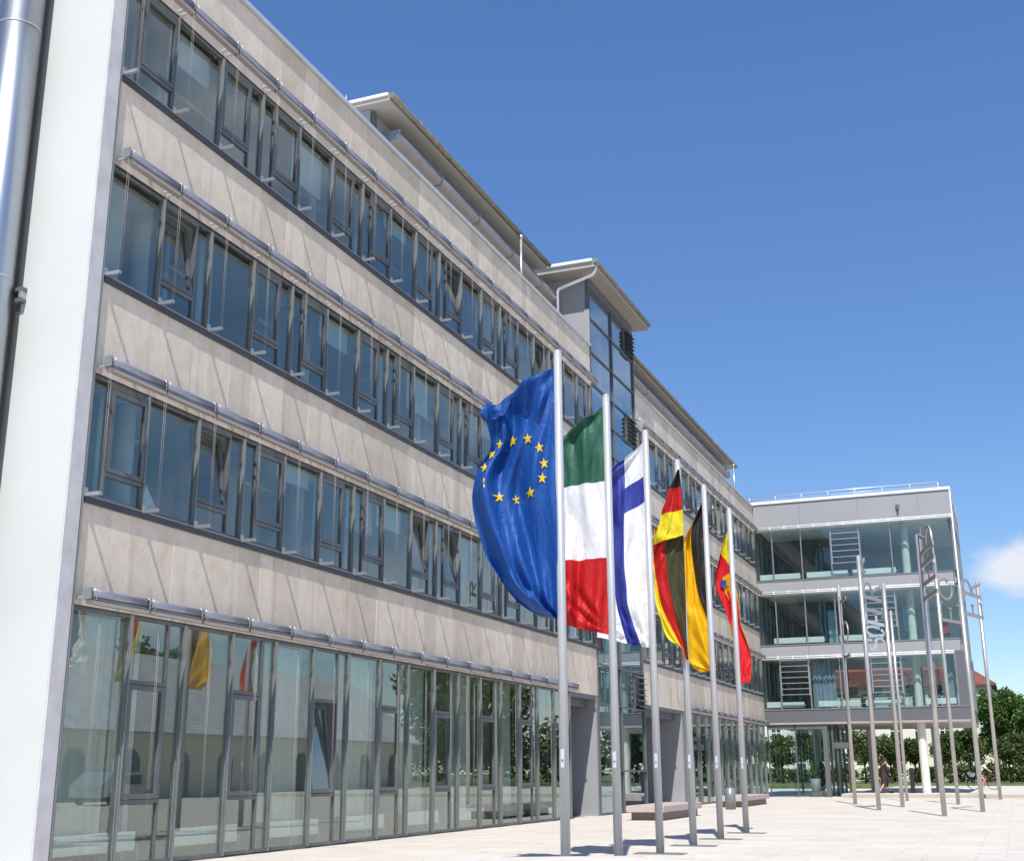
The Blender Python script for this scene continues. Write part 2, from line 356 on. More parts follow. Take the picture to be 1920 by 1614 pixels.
# roof slab and rooms
b = MB()
b.box(-12, -0.42, 0.62, S2[1], 14.42, 15.0, CEIL)
b.build('roof_slab', OB)
for i in range(3):
    b = MB(); b.box(-12, -0.31, 0.62, 24.4, HEAD[i] + 0.12, HEAD[i] + 0.55, CEIL); b.box(-12, -0.31, 30.0, 53.6, HEAD[i] + 0.12, HEAD[i] + 0.55, CEIL); b.build('floor_slab', OB)
b = MB(); b.box(-12, -0.32, 0.62, 21.6, -0.1, 0.03, ROOM); b.box(-1.15, -0.32, 0.005, 0.619, -0.1, 0.03, ROOM); b.box(-12, -0.32, 35.5, 53.6, -0.1, 0.03, ROOM); b.build('floor_slab', OB)
b = MB()
for lv in range(4):
    zb = 0.04 if lv == 0 else HEAD[lv - 1] + 0.56
    zt = HEAD[lv] + 0.11
    b.box(-5.3, -5.15, 0.02, 24.3, zb, zt, ROOM); b.box(-5.3, -5.15, 30.1, 53.5, zb, zt, ROOM)
    for k in range(1, 17, 3):
        y = k * M_ * 1.0 + (0 if lv % 2 else 1.35)
        if y < 21: b.box(-5.1, -0.9, y - 0.06, y + 0.06, zb, zt, ROOM)
    for k in range(0, 17, 3):
        y = 30.6 + k * M_ + 2.0
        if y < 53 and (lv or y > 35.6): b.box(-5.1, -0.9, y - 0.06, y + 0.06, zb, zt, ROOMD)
b.build('room_walls', OB)
b = MB()      # concrete columns just behind the glass
for lv in range(4):
    zb = 0.04 if lv == 0 else HEAD[lv - 1] + 0.56
    for y in [k * 2 * 2.7 + 2.0 for k in range(0, 4)] + [38.0, 43.4, 48.8]:
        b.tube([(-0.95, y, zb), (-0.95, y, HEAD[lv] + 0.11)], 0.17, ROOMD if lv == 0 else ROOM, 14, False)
b.build('column', OB)

# --- window kinds (local origin: sill line at the left mullion; x outwards, y along the facade)
def sash(b, y0, y1, z0, z1, tilt=0.0):
    """sash: frame + glass; tilted about its lower edge, top leaning inwards"""
    fr = 0.075
    def P(x, y, z):
        dz = z - z0
        return (x * cos(tilt) - dz * sin(tilt), y, z0 + dz * cos(tilt) + x * sin(tilt))
    def bx(x0, x1, ya, yb, za, zb_, m):
        v = [b.bm.verts.new(P(x, y, z)) for x in (x0, x1) for y in (ya, yb) for z in (za, zb_)]
        q = [(0, 1, 3, 2), (4, 6, 7, 5), (0, 4, 5, 1), (2, 3, 7, 6), (0, 2, 6, 4), (1, 5, 7, 3)]
        b._set([b.bm.faces.new([v[i] for i in f]) for f in q], m)
    bx(-0.05, 0.018, y0, y0 + fr, z0, z1, DARK); bx(-0.05, 0.018, y1 - fr, y1, z0, z1, DARK)
    bx(-0.05, 0.016, y0 + fr, y1 - fr, z0, z0 + fr, DARK); bx(-0.05, 0.016, y0 + fr, y1 - fr, z1 - fr, z1, DARK)
    bx(-0.022, -0.014, y0 + fr - 0.004, y1 - fr + 0.004, z0 + fr - 0.004, z1 - fr + 0.004, GL[0])
GL = [GLU]
def make_window(kind, h, ground=False):
    """kind: F fixed, CN casement+narrow light, NC narrow light+casement; *T tilted open"""
    GL[0] = GLG if ground else GLU
    b = MB(); mw = 0.028
    b.box(-0.10, 0.0, -mw, mw, 0, h, MULL); b.box(0.001, 0.035, -0.011, 0.011, 0, h, MULL)
    b.box(-0.09, -0.004, mw, M_ - mw, 0, 0.05, DARK); b.box(-0.09, -0.004, mw, M_ - mw, h - 0.05, h, DARK)
    zr0 = 0.92 if ground else 0.42
    zr1 = 2.62 if ground else h - 0.10
    if kind[0] != 'F':
        if kind[0] == 'C': ys, ye, ym = mw, 0.93, 0.93
        else: ys, ye, ym = M_ - 0.93, M_ - mw, M_ - 0.93
        b.box(-0.09, 0.004, ym - 0.02, ym + 0.02, 0.05, h - 0.05, DARK)
        b.box(-0.09, 0.006, ys + (0 if kind[0] == 'C' else 0.02), ye - (0.02 if kind[0] == 'C' else 0), zr0 - 0.05, zr0 + 0.01, DARK)
        b.box(-0.09, 0.006, ys + (0 if kind[0] == 'C' else 0.02), ye - (0.02 if kind[0] == 'C' else 0), zr1 - 0.01, zr1 + 0.055, DARK)
    w = b.build('window')
    p = MB()
    if kind[0] == 'F': p.box(-0.034, -0.026, mw - 0.003, M_ - mw + 0.003, 0.047, h - 0.047, GL[0])
    else:
        s0, s1 = ys + (0 if kind[0] == 'C' else 0.02), ye - (0.02 if kind[0] == 'C' else 0)
        p.box(-0.034, -0.026, s0 - 0.003, s1 + 0.003, 0.047, zr0 - 0.047, GL[0])
        if ground: p.box(-0.034, -0.026, s0 - 0.003, s1 + 0.003, zr1 + 0.052, h - 0.047, GL[0])
        n0, n1 = (0.95, M_ - mw) if kind[0] == 'C' else (mw, M_ - 0.95)
        p.box(-0.034, -0.026, n0 - 0.003, n1 + 0.003, 0.047, h - 0.047, GL[0])
    p.build('pane', w)
    if kind[0] != 'F':
        q = MB(); sash(q, s0 + 0.012, s1 - 0.012, zr0 + 0.02, zr1 - 0.02, R(9) if kind.endswith('T') else 0.0); q.build('sash', w)
    return w
HU = 1.86
protos = {}
for k in ('F', 'CN', 'NC', 'CNT', 'NCT'): protos[(k, 0)] = [make_window(k, HU), True]
for k in ('F', 'CN', 'CNT'): protos[(k, 1)] = [make_window(k, Z0 - 0.03, True), True]
def pattern(lv, i):
    if lv == 0: return 'CN' if i % 2 else 'F'
    if lv == 2:
        if i < 3: return ['F', 'CN', 'F'][i]
        return ['CN', 'NC', 'F'][(i - 3) % 3]
    if i < 2: return ['NC', 'F'][i]
    return ['CN', 'NC', 'F'][(i - 2) % 3]
TILT = {(2, 1), (1, 2), (1, 8), (1, 9), (3, 9), (3, 14), (0, 5)}
slots = []
for lv in range(4):
    for i in range(18):
        if lv == 0 and i >= 16: continue
        slots.append((lv, i, i * M_ + (0.03 if i else 0.06)))
    for i in range(17):
        y = 30.33 + i * M_
        if lv == 0 and i < 4: continue
        slots.append((lv, i + 30, y))
slots.sort(key=lambda t: t[2])
NIND = 97
rest = MB(); restp = []
for n, (lv, i, y) in enumerate(slots):
    k = pattern(lv, i % 30)
    if (lv, i) in TILT and k != 'F': k += 'T'
    key = (k, 1 if lv == 0 else 0)
    z = 0.03 if lv == 0 else SILL[lv] + 0.115
    if n < NIND:
        pr = protos[key]; put(pr[0], OB, (0, y, z), pr[1]); pr[1] = False
    else: restp.append((key, y, z))
# windows past the first hundred: one part
def join_copies(items, getobjs, name, parent):
    bm = bmesh.new(); mats = []
    for key, y, z in items:
        for o in getobjs(key):
            nb = len(bm.faces); bm2 = bmesh.new(); bm2.from_mesh(o.data)
            remap = []
            for m in o.data.materials:
                if m not in mats: mats.append(m)
                remap.append(mats.index(m))
            for f in bm2.faces: f.material_index = remap[f.material_index]
            bmesh.ops.translate(bm2, verts=bm2.verts, vec=(0, y, z))
            tmp = bpy.data.meshes.new('t'); bm2.to_mesh(tmp); bm2.free(); bm.from_mesh(tmp); bpy.data.meshes.remove(tmp)
    me = bpy.data.meshes.new(name); bm.to_mesh(me); bm.free()
    for m in mats: me.materials.append(m)
    o = bpy.data.objects.new(name, me); col.objects.link(o); o.parent = parent
    return o
fam = lambda key: [protos[key][0]] + [x for x in bpy.data.objects if x.parent == protos[key][0]]
tag(join_copies(restp, fam, 'far_window', OB), kind='stuff')
for k, (o, unused) in protos.items():
    if unused:
        for ch in [x for x in bpy.data.objects if x.parent == o]: bpy.data.objects.remove(ch)
        bpy.data.objects.remove(o)
# closing mullions at the right ends
b = MB()
for y, lvls in ((24.36, (1, 2, 3)), (53.3, (0, 1, 2, 3)), (21.66, (0,))):
    for lv in lvls: b.box(-0.10, 0.03, y - 0.03, y + 0.03, 0 if lv == 0 else SILL[lv] + 0.115, HEAD[lv] - 0.01, MULL)
b.build('end_mullion', OB)

# --- roller blind boxes and guides
def make_blindbox():
    b = MB(); L = M_ - 0.07
    b.tube([(0.28, 0.035, 0.155), (0.28, 0.035 + L, 0.155)], 0.066, TUBE, 16)
    b.box(0.16, 0.325, 0.04, L + 0.03, 0.066, 0.085, TUBE)
    b.box(0.215, 0.325, 0.03, L + 0.04, 0.0, 0.055, BEIGE)
    for y in (0.075, L - 0.005):
        pts = [(0.355, y, 0.06)] + [(0.28 + 0.078 * cos(a), y, 0.155 + 0.078 * sin(a)) for a in [R(-10 + 20 * q) for q in range(0, 11)]] + [(0.18, y, 0.05)]
        b.tube(pts, 0.008, ALU, 6)
        b.box(0.0, 0.20, y - 0.012, y + 0.012, 0.09, 0.13, CLIP)
    b.box(0.21, 0.35, -0.03, -0.015, 0.06, 0.225, MULL)
    return b.build('blind_box')
def make_guide(h):
    b = MB()
    b.box(0.0, 0.30, -0.021, 0.021, 0.012, 0.066, ALU); b.box(0.285, 0.305, -0.03, 0.03, 0.012, 0.058, ALU); b.box(0.02, 0.045, -0.03, 0.03, 0.02, 0.14, ALU)
    for y in (-0.022, 0.022): b.tube([(0.295, y, 0.05), (0.295, y, h)], 0.0021, BEIGE, 6)
    return b.build('blind_guide')
BB = make_blindbox(); BG = make_guide(HU + 0.15); fb = fg = True; rb = []; rg = []
nb = ng = 0
for n, (lv, i, y) in enumerate(slots):
    z = (Z0 if lv == 0 else SILL[lv] + 0.115 + HU) + 0.005
    if nb < 98: put(BB, OB, (0, y, z), fb); fb = False; nb += 1
    else: rb.append(('b', y, z))
    if lv:
        zz = SILL[lv] + 0.06
        if ng < 98: put(BG, OB, (0.03, y, zz), fg); fg = False; ng += 1
        else: rg.append(('g', y, zz))
tag(join_copies(rb, lambda k: [BB], 'far_blind_box', OB), kind='stuff')
if rg:
    o = tag(join_copies(rg, lambda k: [BG], 'far_blind_guide', OB), kind='stuff'); o.location.x = 0.03
# thin pull wires in front of the ground floor panes
b = MB()
for i in range(16):
    y = i * M_ + 0.03
    b.tube([(0.28, y + 0.30, 0.02), (0.28, y + 0.30, Z0)], 0.0022, BEIGE, 5)
    b.tube([(0.28, y + 0.34, 0.02), (0.28, y + 0.34, Z0)], 0.0022, BEIGE, 5)
b.build('guide_wire', OB)

# --- curtains and radiators inside
def curtain(y0, y1, z0, z1, x=-0.30):
    b = MB(); n = max(6, int((y1 - y0) / 0.05)); a = [b.bm.verts.new((x + 0.035 * sin(j * 1.9), y0 + (y1 - y0) * j / n, z0)) for j in range(n + 1)]
    c = [b.bm.verts.new((x + 0.035 * sin(j * 1.9 + 0.2), y0 + (y1 - y0) * j / n, z1)) for j in range(n + 1)]
    b._set([b.bm.faces.new((a[j], a[j + 1], c[j + 1], c[j])) for j in range(n)], CURT, True)
    return b.build('curtain', OB)
for i in (0, 4, 6, 8, 10, 12): curtain(i * M_ + 0.12, (i + 1) * M_ - 0.02, 0.5, 3.6)
curtain(1 * M_ + 0.08, 1 * M_ + 0.45, 1.0, 3.6)
for lv, y0, y1, zf in ((2, 0.25, 0.75, 0.05), (2, 2.8, 3.25, 0.05), (3, 5.5, 6.1, 0.9), (3, 1.5, 1.75, 0.0), (1, 7.0, 7.3, 0.1), (3, 12.4, 13.0, 0.4), (2, 9.6, 10.0, 0.1), (1, 14.2, 14.7, 0.2), (3, 17.0, 17.4, 0.3), (2, 17.6, 18.1, 0.0)):
    z = SILL[lv] + 0.15; curtain(y0, y1, z + zf, z + HU - 0.1)
rnd = random.Random(5)
BLI = plain('pale_inner_blind', (0.60, 0.64, 0.66), 0.8, 0, 0.04, 3)
for lv, i, f in ((3, 1, 0.35), (3, 4, 0.55), (3, 7, 0.2), (3, 11, 0.6), (2, 5, 0.3), (2, 8, 0.5), (2, 11, 0.25), (2, 13, 0.7), (1, 4, 0.2), (1, 6, 0.45), (1, 7, 0.3), (1, 13, 0.6), (1, 16, 0.4)):
    b = MB(); z1 = SILL[lv] + 0.1 + HU; b.box(-0.24, -0.235, i * M_ + 0.12, (i + 1) * M_ - 0.05, z1 - HU * f, z1, BLI); b.box(-0.25, -0.225, i * M_ + 0.12, (i + 1) * M_ - 0.05, z1 - HU * f - 0.03, z1 - HU * f, ALU); b.build('inner_blind', OB)
for lv in (1, 2, 3):
    for k in range(5):
        b = MB(); y = 1.0 + k * 4.05 + lv * 0.7; z = HEAD[lv - 1] + 0.57
        b.box(-1.9, -0.75, y, y + 1.7, z + 0.70, z + 0.74, CONC); b.box(-1.85, -0.8, y + 0.03, y + 0.07, z, z + 0.7, ALU); b.box(-1.85, -0.8, y + 1.63, y + 1.67, z, z + 0.7, ALU)
        b.box(-1.25, -1.2, y + 0.6, y + 1.1, z + 0.86, z + 1.2, BLACK); b.box(-1.26, -1.18, y + 0.82, y + 0.88, z + 0.74, z + 0.86, BLACK); b.build('desk', OB)
        b = MB(); b.tube([(-1.3, y - 0.3, HEAD[lv] - 0.28), (-1.3, y + 1.3, HEAD[lv] - 0.28)], 0.04, CEIL, 8); b.build('ceiling_lamp', OB)
for i in range(8):
    b = MB(); y = i * 2.7 + 0.35
    b.box(-0.28, -0.20, y, y + 1.75, 0.22, 0.50, RAD, 0.01); b.tube([(-0.24, y + 1.75, 0.3), (-0.24, y + 1.86, 0.3), (-0.24, y + 1.86, 0.04)], 0.012, RAD, 6); b.build('radiator', OB)
# a folded paper on a sill and a potted plant
b = MB(); b.prism([(-0.22, 1.62, 5.30), (-0.12, 2.02, 5.30), (-0.18, 1.70, 5.78)], (-0.02, 0.0, 0.0), RAD); b.build('paper_card', OB)

# --- portals
for y0, y1 in ((21.72, 24.40), (30.0, 35.55)):
    b = MB()
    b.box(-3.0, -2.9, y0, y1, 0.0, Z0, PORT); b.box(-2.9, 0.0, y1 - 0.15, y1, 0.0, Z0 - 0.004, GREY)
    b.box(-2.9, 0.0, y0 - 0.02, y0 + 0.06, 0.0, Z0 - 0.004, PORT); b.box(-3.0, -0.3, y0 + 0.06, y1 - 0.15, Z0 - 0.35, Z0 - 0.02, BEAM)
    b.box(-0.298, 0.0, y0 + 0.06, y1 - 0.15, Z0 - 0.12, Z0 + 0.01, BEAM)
    b.build('portal', OB)
    b = MB(); b.box(-2.88, -2.82, y0 + 0.5, y1 - 0.5, 0, 2.3, DARK); b.build('door', OB)

# --- stair tower
ty0, ty1 = TW; tm = 27.1
b = MB()
rows = [0.05, 1.35, 3.45, 4.72, 7.3, 8.9, 10.7, 12.2, 13.25, 14.3, 15.45, 16.7, 17.75]
for y in (ty0 + 0.05, tm, ty1 - 0.05): b.box(-0.12, 0.035, y - 0.026, y + 0.026, 0, 17.85, DARK)
for z in rows:
    b.box(-0.10, 0.022, ty0 + 0.077, tm - 0.027, z - 0.022, z + 0.022, DARK); b.box(-0.10, 0.022, tm + 0.027, ty1 - 0.077, z - 0.022, z + 0.022, DARK)
b.build('tower_frame', OB)
LOUV = {1: (3.45, 4.72), 2: (14.3, 15.45), 3: (16.2, 17.75)}
louv_rows = [(2, 3), (8, 9), (11, 12), (5, 6)]
b = MB(); p = MB()
for a, c in zip(range(len(rows) - 1), range(1, len(rows))):
    z0, z1 = rows[a] + 0.02, rows[c] - 0.02
    p.box(-0.035, -0.027, ty0 + 0.074, tm - 0.024, z0, z1, GLT)
    if (a, c) in louv_rows:
        p.box(-0.035, -0.027, tm + 0.024, 28.75, z0, z1, GLT)
    else: p.box(-0.035, -0.027, tm + 0.024, ty1 - 0.074, z0, z1, GLT)
p.build('tower_glazing', OB)
for a, c in louv_rows:
    b = MB(); z0, z1 = rows[a] + 0.04, rows[c] - 0.04; b.box(-0.08, 0.02, 28.75, 28.80, z0, z1, DARK); n = 6
    for q in range(n):
        z = z0 + (z1 - z0) * (q + 0.5) / n
        b.prism([(-0.05, 28.82, z + 0.07), (0.16, 28.82, z - 0.05), (0.16, 28.82, z - 0.035), (-0.05, 28.82, z + 0.085)], (0, 1.02, 0), DARK)
    b.build('louvre', OB)
b = MB()
b.box(-6, -0.13, ty0 + 0.0, ty0 + 0.15, 14.9, 18.22, GREY); b.box(-6, -0.13, ty1 - 0.15, ty1, 3.7, 18.22, GREY); b.box(-6, -5.85, ty0 + 0.15, ty1 - 0.15, 0, 18.22, ROOM)
b.box(-0.13, -0.004, ty0 + 0.0, ty1, 17.86, 18.22, BEAM); b.box(-5.84, -0.2, ty0, ty0 + 0.15, 0.0, 14.89, ROOM)
b.box(-0.16, 0.03, ty0 - 0.03, ty0 - 0.001, 15.69, 17.0, GREY)
b.build('tower_wall', OB)
b = MB()
for z in (3.5, 6.95, 10.45, 13.95): b.box(-5.8, -1.2, ty0 + 0.2, ty1 - 0.2, z, z + 0.25, ROOM)
for q, z in enumerate((0.0, 3.75, 7.2, 10.7)):
    b.prism([(-1.6, ty0 + 0.5, z), (-1.6, ty0 + 0.9, z), (-1.6, ty1 - 0.4, z + 3.4), (-1.6, ty1 - 0.8, z + 3.4)], (-1.3, 0, 0), ROOM)
for y in (25.9, 28.4): b.tube([(-1.0, y, 0), (-1.0, y, 17.8)], 0.2, CONC, 14)
b.build('staircase', OB)
b = MB(); b.box(-6.5, 0.50, ty0 - 0.75, ty1 + 0.62, 18.225, 18.42, SOFF); b.box(-6.6, 0.42, ty0 - 0.83, ty1 + 0.70, 18.424, 18.52, WCAP)
b.build('tower_roof', OB)
b = MB(); b.tube([(0.53, ty0 - 0.8, 18.43), (0.53, ty1 + 0.66, 18.43)], 0.085, GUTT, 12); b.build('gutter', OB)
b = MB()
b.box(-4.2, -2.2, 22.9, 26.0, 18.55, 19.15, CLIP)
for q in range(9): b.box(-2.19, -2.16, 23.0 + q * 0.33, 23.04 + q * 0.33, 18.6, 19.1, CAP); 
for q in range(6): b.box(-4.1 + q * 0.36, -4.06 + q * 0.36, 22.87, 22.899, 18.6, 19.1, CAP)
b.box(-4.4, -2.0, 22.7, 26.2, 19.155, 19.30, WCAP); b.build('roof_vent', OB)
b = MB(); b.tube([(0.50, ty0 - 0.62, 18.42), (0.50, ty0 - 0.62, 18.22), (0.46, ty0 - 0.62, 18.08), (0.36, ty0 - 0.60, 17.98), (-0.88, ty0 - 0.45, 17.72), (-0.96, ty0 - 0.44, 17.68), (-0.99, ty0 - 0.43, 17.58), (-0.99, ty0 - 0.43, 15.3)], 0.055, CLIP, 10)
b.box(0.40, 0.60, ty0 - 0.72, ty0 - 0.52, 18.36, 18.52, CLIP); b.build('downpipe', OB)

# --- penthouses
def penthouse(y0, y1, yw0, yw1):
    b = MB(); b.box(-9.5, -1.62, yw0, yw1, 14.99, 18.03, GREY); b.box(-1.615, -1.52, yw0 + 0.05, yw0 + 0.22, 15.0, 17.96, DARK)
    b.build('penthouse_wall', OB)
    b = MB()
    b.box(-1.61, -1.58, yw0 + 0.4, yw1 - 0.3, 15.3, 17.6, GLT)
    y = yw0 + 0.4
    while y < yw1 - 0.3: b.box(-1.6, -1.54, y - 0.03, y + 0.03, 15.3, 17.6, DARK); y += 2.7
    b.build('penthouse_glazing', OB)
    b = MB(); y = yw0 + 0.55
    while y < yw1 - 0.5:
        e = min(y + 2.62, yw1 - 0.2)
        b.box(-1.5, -1.06, y, e, 17.27, 17.33, BEIGE); b.box(-1.075, -1.03, y, e, 17.335, 17.44, BEIGE); b.tube([(-1.14, y, 17.54), (-1.14, e, 17.54)], 0.085, TUBE, 14)
        for q in (y + 0.06, e - 0.06): b.box(-1.52, -1.04, q - 0.012, q + 0.012, 17.35, 17.65, ALU)
        y += 2.7
    b.build('penthouse_blind', OB)
    b = MB(); b.box(-10, -0.93, y0 + 0.02, y1 - 0.02, 18.04, 18.16, SOFF); b.box(-10, -0.96, y0 - 0.03, y1, 18.165, 18.24, WCAP); b.build('penthouse_roof', OB)
    b = MB(); b.tube([(-0.86, y0, 18.15), (-0.86, y1, 18.15)], 0.08, GUTT, 14)
    y = y0 + 0.6
    while y < y1: b.tube([(-0.86, y - 0.012, 18.15), (-0.86, y + 0.012, 18.15)], 0.084, GUTT, 14); y += 0.75
    b.build('gutter', OB)
penthouse(11.0, 22.85, 11.25, 24.44)
penthouse(30.75, 54.2, 30.0, 53.3)
for y, zz in ((20.0, 18.02), (53.0, 18.02)):
    b = MB(); b.tube([(-0.80, y, zz), (-0.80, y, zz - 0.12)], [0.09, 0.05], ALU, 10); b.tube([(-0.80, y, zz - 0.12), (-0.80, y, 15.4)], 0.042, ALU, 10); b.build('downpipe', OB)
b = MB()
for x, y in ((-3.4, 11.0), (-2.2, 11.0), (-0.98, 13.0)): b.tube([(x, y, 18.2), (x, y, 18.45)], 0.012, CLIP, 6)
b.build('lightning_rod', OB)
b = MB(); b.box(-0.02, 0.14, 30.02, 30.16, 14.45, 14.62, CLIP); b.ball((0.16, 30.09, 14.42), 0.07, CLIP); b.build('lamp', OB)

# --- white end wall, metal flue at the left edge
b = MB(); b.box(-1.21, 0.015, -0.30, -0.002, 0, 15.58, WHITE); b.build('gable_wall', OB)
b = MB(); b.box(0.016, 0.045, -0.296, -0.004, 0, 15.58, STRIP); b.build('corner_plaster', OB)
b = MB(); b.box(-1.75, -1.21, 0.10, 0.6, 0, 16.5, WHITE); b.box(-9, -1.75, -0.02, 0.6, 0, 16.5, SOFF); b.build('recessed_wall', OB)
FL = thing('metal_flue', 'shiny round metal flue pipe rising beside the white end wall', 'pipe', (-1.53, -0.66, 0))
b = MB(); b.tube([(0, 0, 0), (0, 0, 16.5)], 0.345, plain('galvanised_pipe', (0.42, 0.46, 0.50), 0.36, 0.95, 0.04, 1.0), 32); b.build('pipe', FL)
for z in (2.6, 5.6, 8.6, 12.95):
    b = MB(); b.tube([(0, 0, z), (0, 0, z + 0.035)], 0.350, ALU, 32); b.build('joint_ring', FL)
b = MB(); b.box(0.05, 0.42, 0.25, 0.62, 8.30, 8.36, DARK); b.box(0.05, 0.42, 0.25, 0.62, 8.48, 8.54, DARK); b.box(0.36, 0.41, 0.25, 0.6, 8.365, 8.475, ALU); b.build('wall_bracket', FL)

# ------------------------------------------------------------------ glass wing on columns
WY0, WY1, WX1 = 53.62, 64.5, 10.5
GW = thing('glass_wing', 'glazed three storey wing raised on round columns at the far end of the plaza', 'building', (0, 0, 0))
floors = [(4.5, 7.15, 3.82), (7.9, 10.62, 7.25), (11.4, 14.2, 10.75)]      # glass z0, z1, spandrel bottom
b = MB(); b.box(0.02, WX1, WY0, WY0 + 0.25, 14.35, 15.70, PANEL); b.box(WX1 - 0.25, WX1, WY0 + 0.251, WY1, 14.35, 15.70, PANEL); b.box(0.02, WX1, WY1, WY1 + 0.2, 14.35, 15.7, PANEL)
b.build('fascia', GW)
b = MB()
for x in (2.57, 5.71, 8.87): b.box(x - 0.008, x + 0.008, WY0 - 0.004, WY0 + 0.01, 14.36, 15.69, DARK)
b.build('panel_joint', GW)
b = MB(); b.box(-0.05, WX1 + 0.06, WY0 - 0.07, WY1 + 0.25, 15.705, 15.86, WCAP); b.build('roof_edge', GW)
for (z0, z1, zb) in floors:
    m = BEAM if zb < 4 else PANEL
    b = MB(); b.box(0.02, WX1 - (0.0 if zb < 4 else 0.22), WY0, WY0 + 0.2, zb, z0 - 0.06, m); b.box(0.02, WX1 - (0.0 if zb < 4 else 0.22), WY0 - 0.03, WY0 + 0.24, z0 - 0.057, z0, MULL)
    b.box(WX1 - 0.2, WX1, WY0 + 0.21, WY1, zb, z0 - 0.06, m)
    if zb > 4:
        for x in (2.57, 5.71, 8.87): b.box(x - 0.008, x + 0.008, WY0 - 0.004, WY0 + 0.01, zb + 0.01, z0 - 0.07, DARK)
    b.build('spandrel', GW)
    b = MB(); b.box(0.1, WX1 - 0.25, WY0 + 0.25, WY1 - 0.1, zb + 0.02, z0 - 0.07, CEIL); b.build('floor_slab', GW)
b = MB(); b.box(0.1, WX1 - 0.3, WY0 + 0.26, WY1 - 0.1, 14.36, 14.6, CEIL); b.box(0.1, WX1 - 0.3, WY0 + 0.26, WY1 - 0.1, 15.3, 15.6, CEIL); b.build('roof_slab', GW)
b = MB(); b.box(0.02, WX1, WY0 + 0.01, WY1, 3.70, 3.815, SOFF); b.build('soffit', GW)
b = MB(); b.box(WX1 - 0.02, WX1 + 0.06, WY0 - 0.05, WY0 + 0.05, 7.2, 15.70, WCAP); b.box(9.95, WX1, WY0, WY0 + 0.2, 4.5, 7.24, BEAM); b.build('corner_post', GW)
# glazing per floor: mullions and panes
xs = [0.05] + [0.97 + 1.58 * k for k in range(7)]; xs[-1] = 10.43
wp = None
for fi, (z0, z1, zb) in enumerate(floors):
    for k in range(7):
        a, c = xs[k], xs[k + 1]
        if fi == 0 and k == 6: c = 9.94
        f = MB(); f.box(c - 0.03, c + 0.03, WY0 - 0.01, WY0 + 0.12, z0 + 0.003, z1, MULL if k != 3 else DARK); f.box(a + 0.03, c - 0.031, WY0 + 0.02, WY0 + 0.1, z1 - 0.07, z1, MULL)
        o = f.build('window', GW)
        p = MB(); p.box(a + 0.028, c - 0.028, WY0 + 0.05, WY0 + 0.058, z0 + 0.002, z1 - 0.068, GLW); p.build('pane', o)
        lad = (fi == 2 and k == 3) or (fi == 1 and k == 4) or (fi == 0 and k in (1, 4))
        if lad:
            l = MB()
            n = 7
            for q in range(n):
                z = z0 + 0.75 + (z1 - z0 - 0.85) * q / (n - 1); l.box(a + 0.04, c - 0.04, WY0 - 0.06, WY0 + 0.015, z - 0.02, z + 0.02, ALU)
            for x in (a + 0.05, c - 0.05): l.box(x - 0.025, x + 0.025, WY0 - 0.065, WY0 + 0.0, z0 + 0.7, z1 - 0.08, ALU)
            l.build('louvre', o)
# side and back glazing
for fi, (z0, z1, zb) in enumerate(floors):
    f = MB(); p = MB()
    for k in range(8):
        y = WY0 + 0.1 + k * (WY1 - WY0 - 0.2) / 7
        f.box(WX1 - 0.1, WX1, y - 0.03, y + 0.03, z0 + 0.05, z1 - 0.05, MULL)
    p.box(WX1 - 0.06, WX1 - 0.05, WY0 + 0.13, WY1 - 0.13, z0, z1, GLW)
    f.box(WX1 - 0.1, WX1, WY0 + 0.07, WY1 - 0.07, z0, z0 + 0.05, MULL); f.box(WX1 - 0.1, WX1, WY0 + 0.07, WY1 - 0.07, z1 - 0.05, z1, MULL); bmesh.ops.remove_doubles(f.bm, verts=f.bm.verts, dist=0.0005)
    o = f.build('side_window', GW); p.build('pane', o)
    f = MB(); p = MB()
    if fi == 0:
        for k in range(8): f.box(0.3 + k * 1.45 - 0.1, 0.3 + k * 1.45 + 0.1, WY1 - 0.12, WY1, z0, z1 + 0.4, DARK)
        p.box(0.2, WX1 - 0.1, WY1 - 0.06, WY1 - 0.05, z0, z1, GLB)
        o = f.build('back_window', GW); p.build('pane', o)
    else:
        f.box(0.05, WX1 - 0.12, WY1 - 0.15, WY1, z0, z1 + 0.2, ROOM); 
        for x0 in (1.2, 5.2): p.box(x0, x0 + 0.5, WY1 - 0.156, WY1 - 0.152, z0, z0 + 2.1, plain('blue_door_%d' % fi, (0.16, 0.34, 0.48), 0.5))
        o = f.build('back_wall', GW); p.build('door', o)
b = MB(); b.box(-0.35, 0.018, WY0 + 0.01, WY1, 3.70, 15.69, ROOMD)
for fi, (z0, z1, zb) in enumerate(floors):
    for k in range(9): b.box(0.019, 0.05, WY0 + 0.9 + k * 1.1, WY0 + 0.96 + k * 1.1, z0 + 0.1, z1, MULL)
    b.box(0.019, 0.04, WY0 + 0.3, WY1 - 0.3, z0, z0 + 0.09, PANEL)
b.build('inner_wall', GW)
# blind rails in front of the glass heads
for (z, x1) in ((14.27, WX1), (10.69, WX1 - 0.2), (7.19, WX1 - 0.55)):
    b = MB()
    for dz in (-0.055, 0.04): b.tube([(0.1, WY0 - 0.22, z + dz), (x1, WY0 - 0.22, z + dz)], 0.035, WCAP, 8)
    x = 0.15
    while x < x1:
        b.box(x - 0.02, x + 0.02, WY0 - 0.27, WY0 - 0.001, z - 0.09, z + 0.10, WCAP); x += 0.79
    b.build('blind_rail', GW)
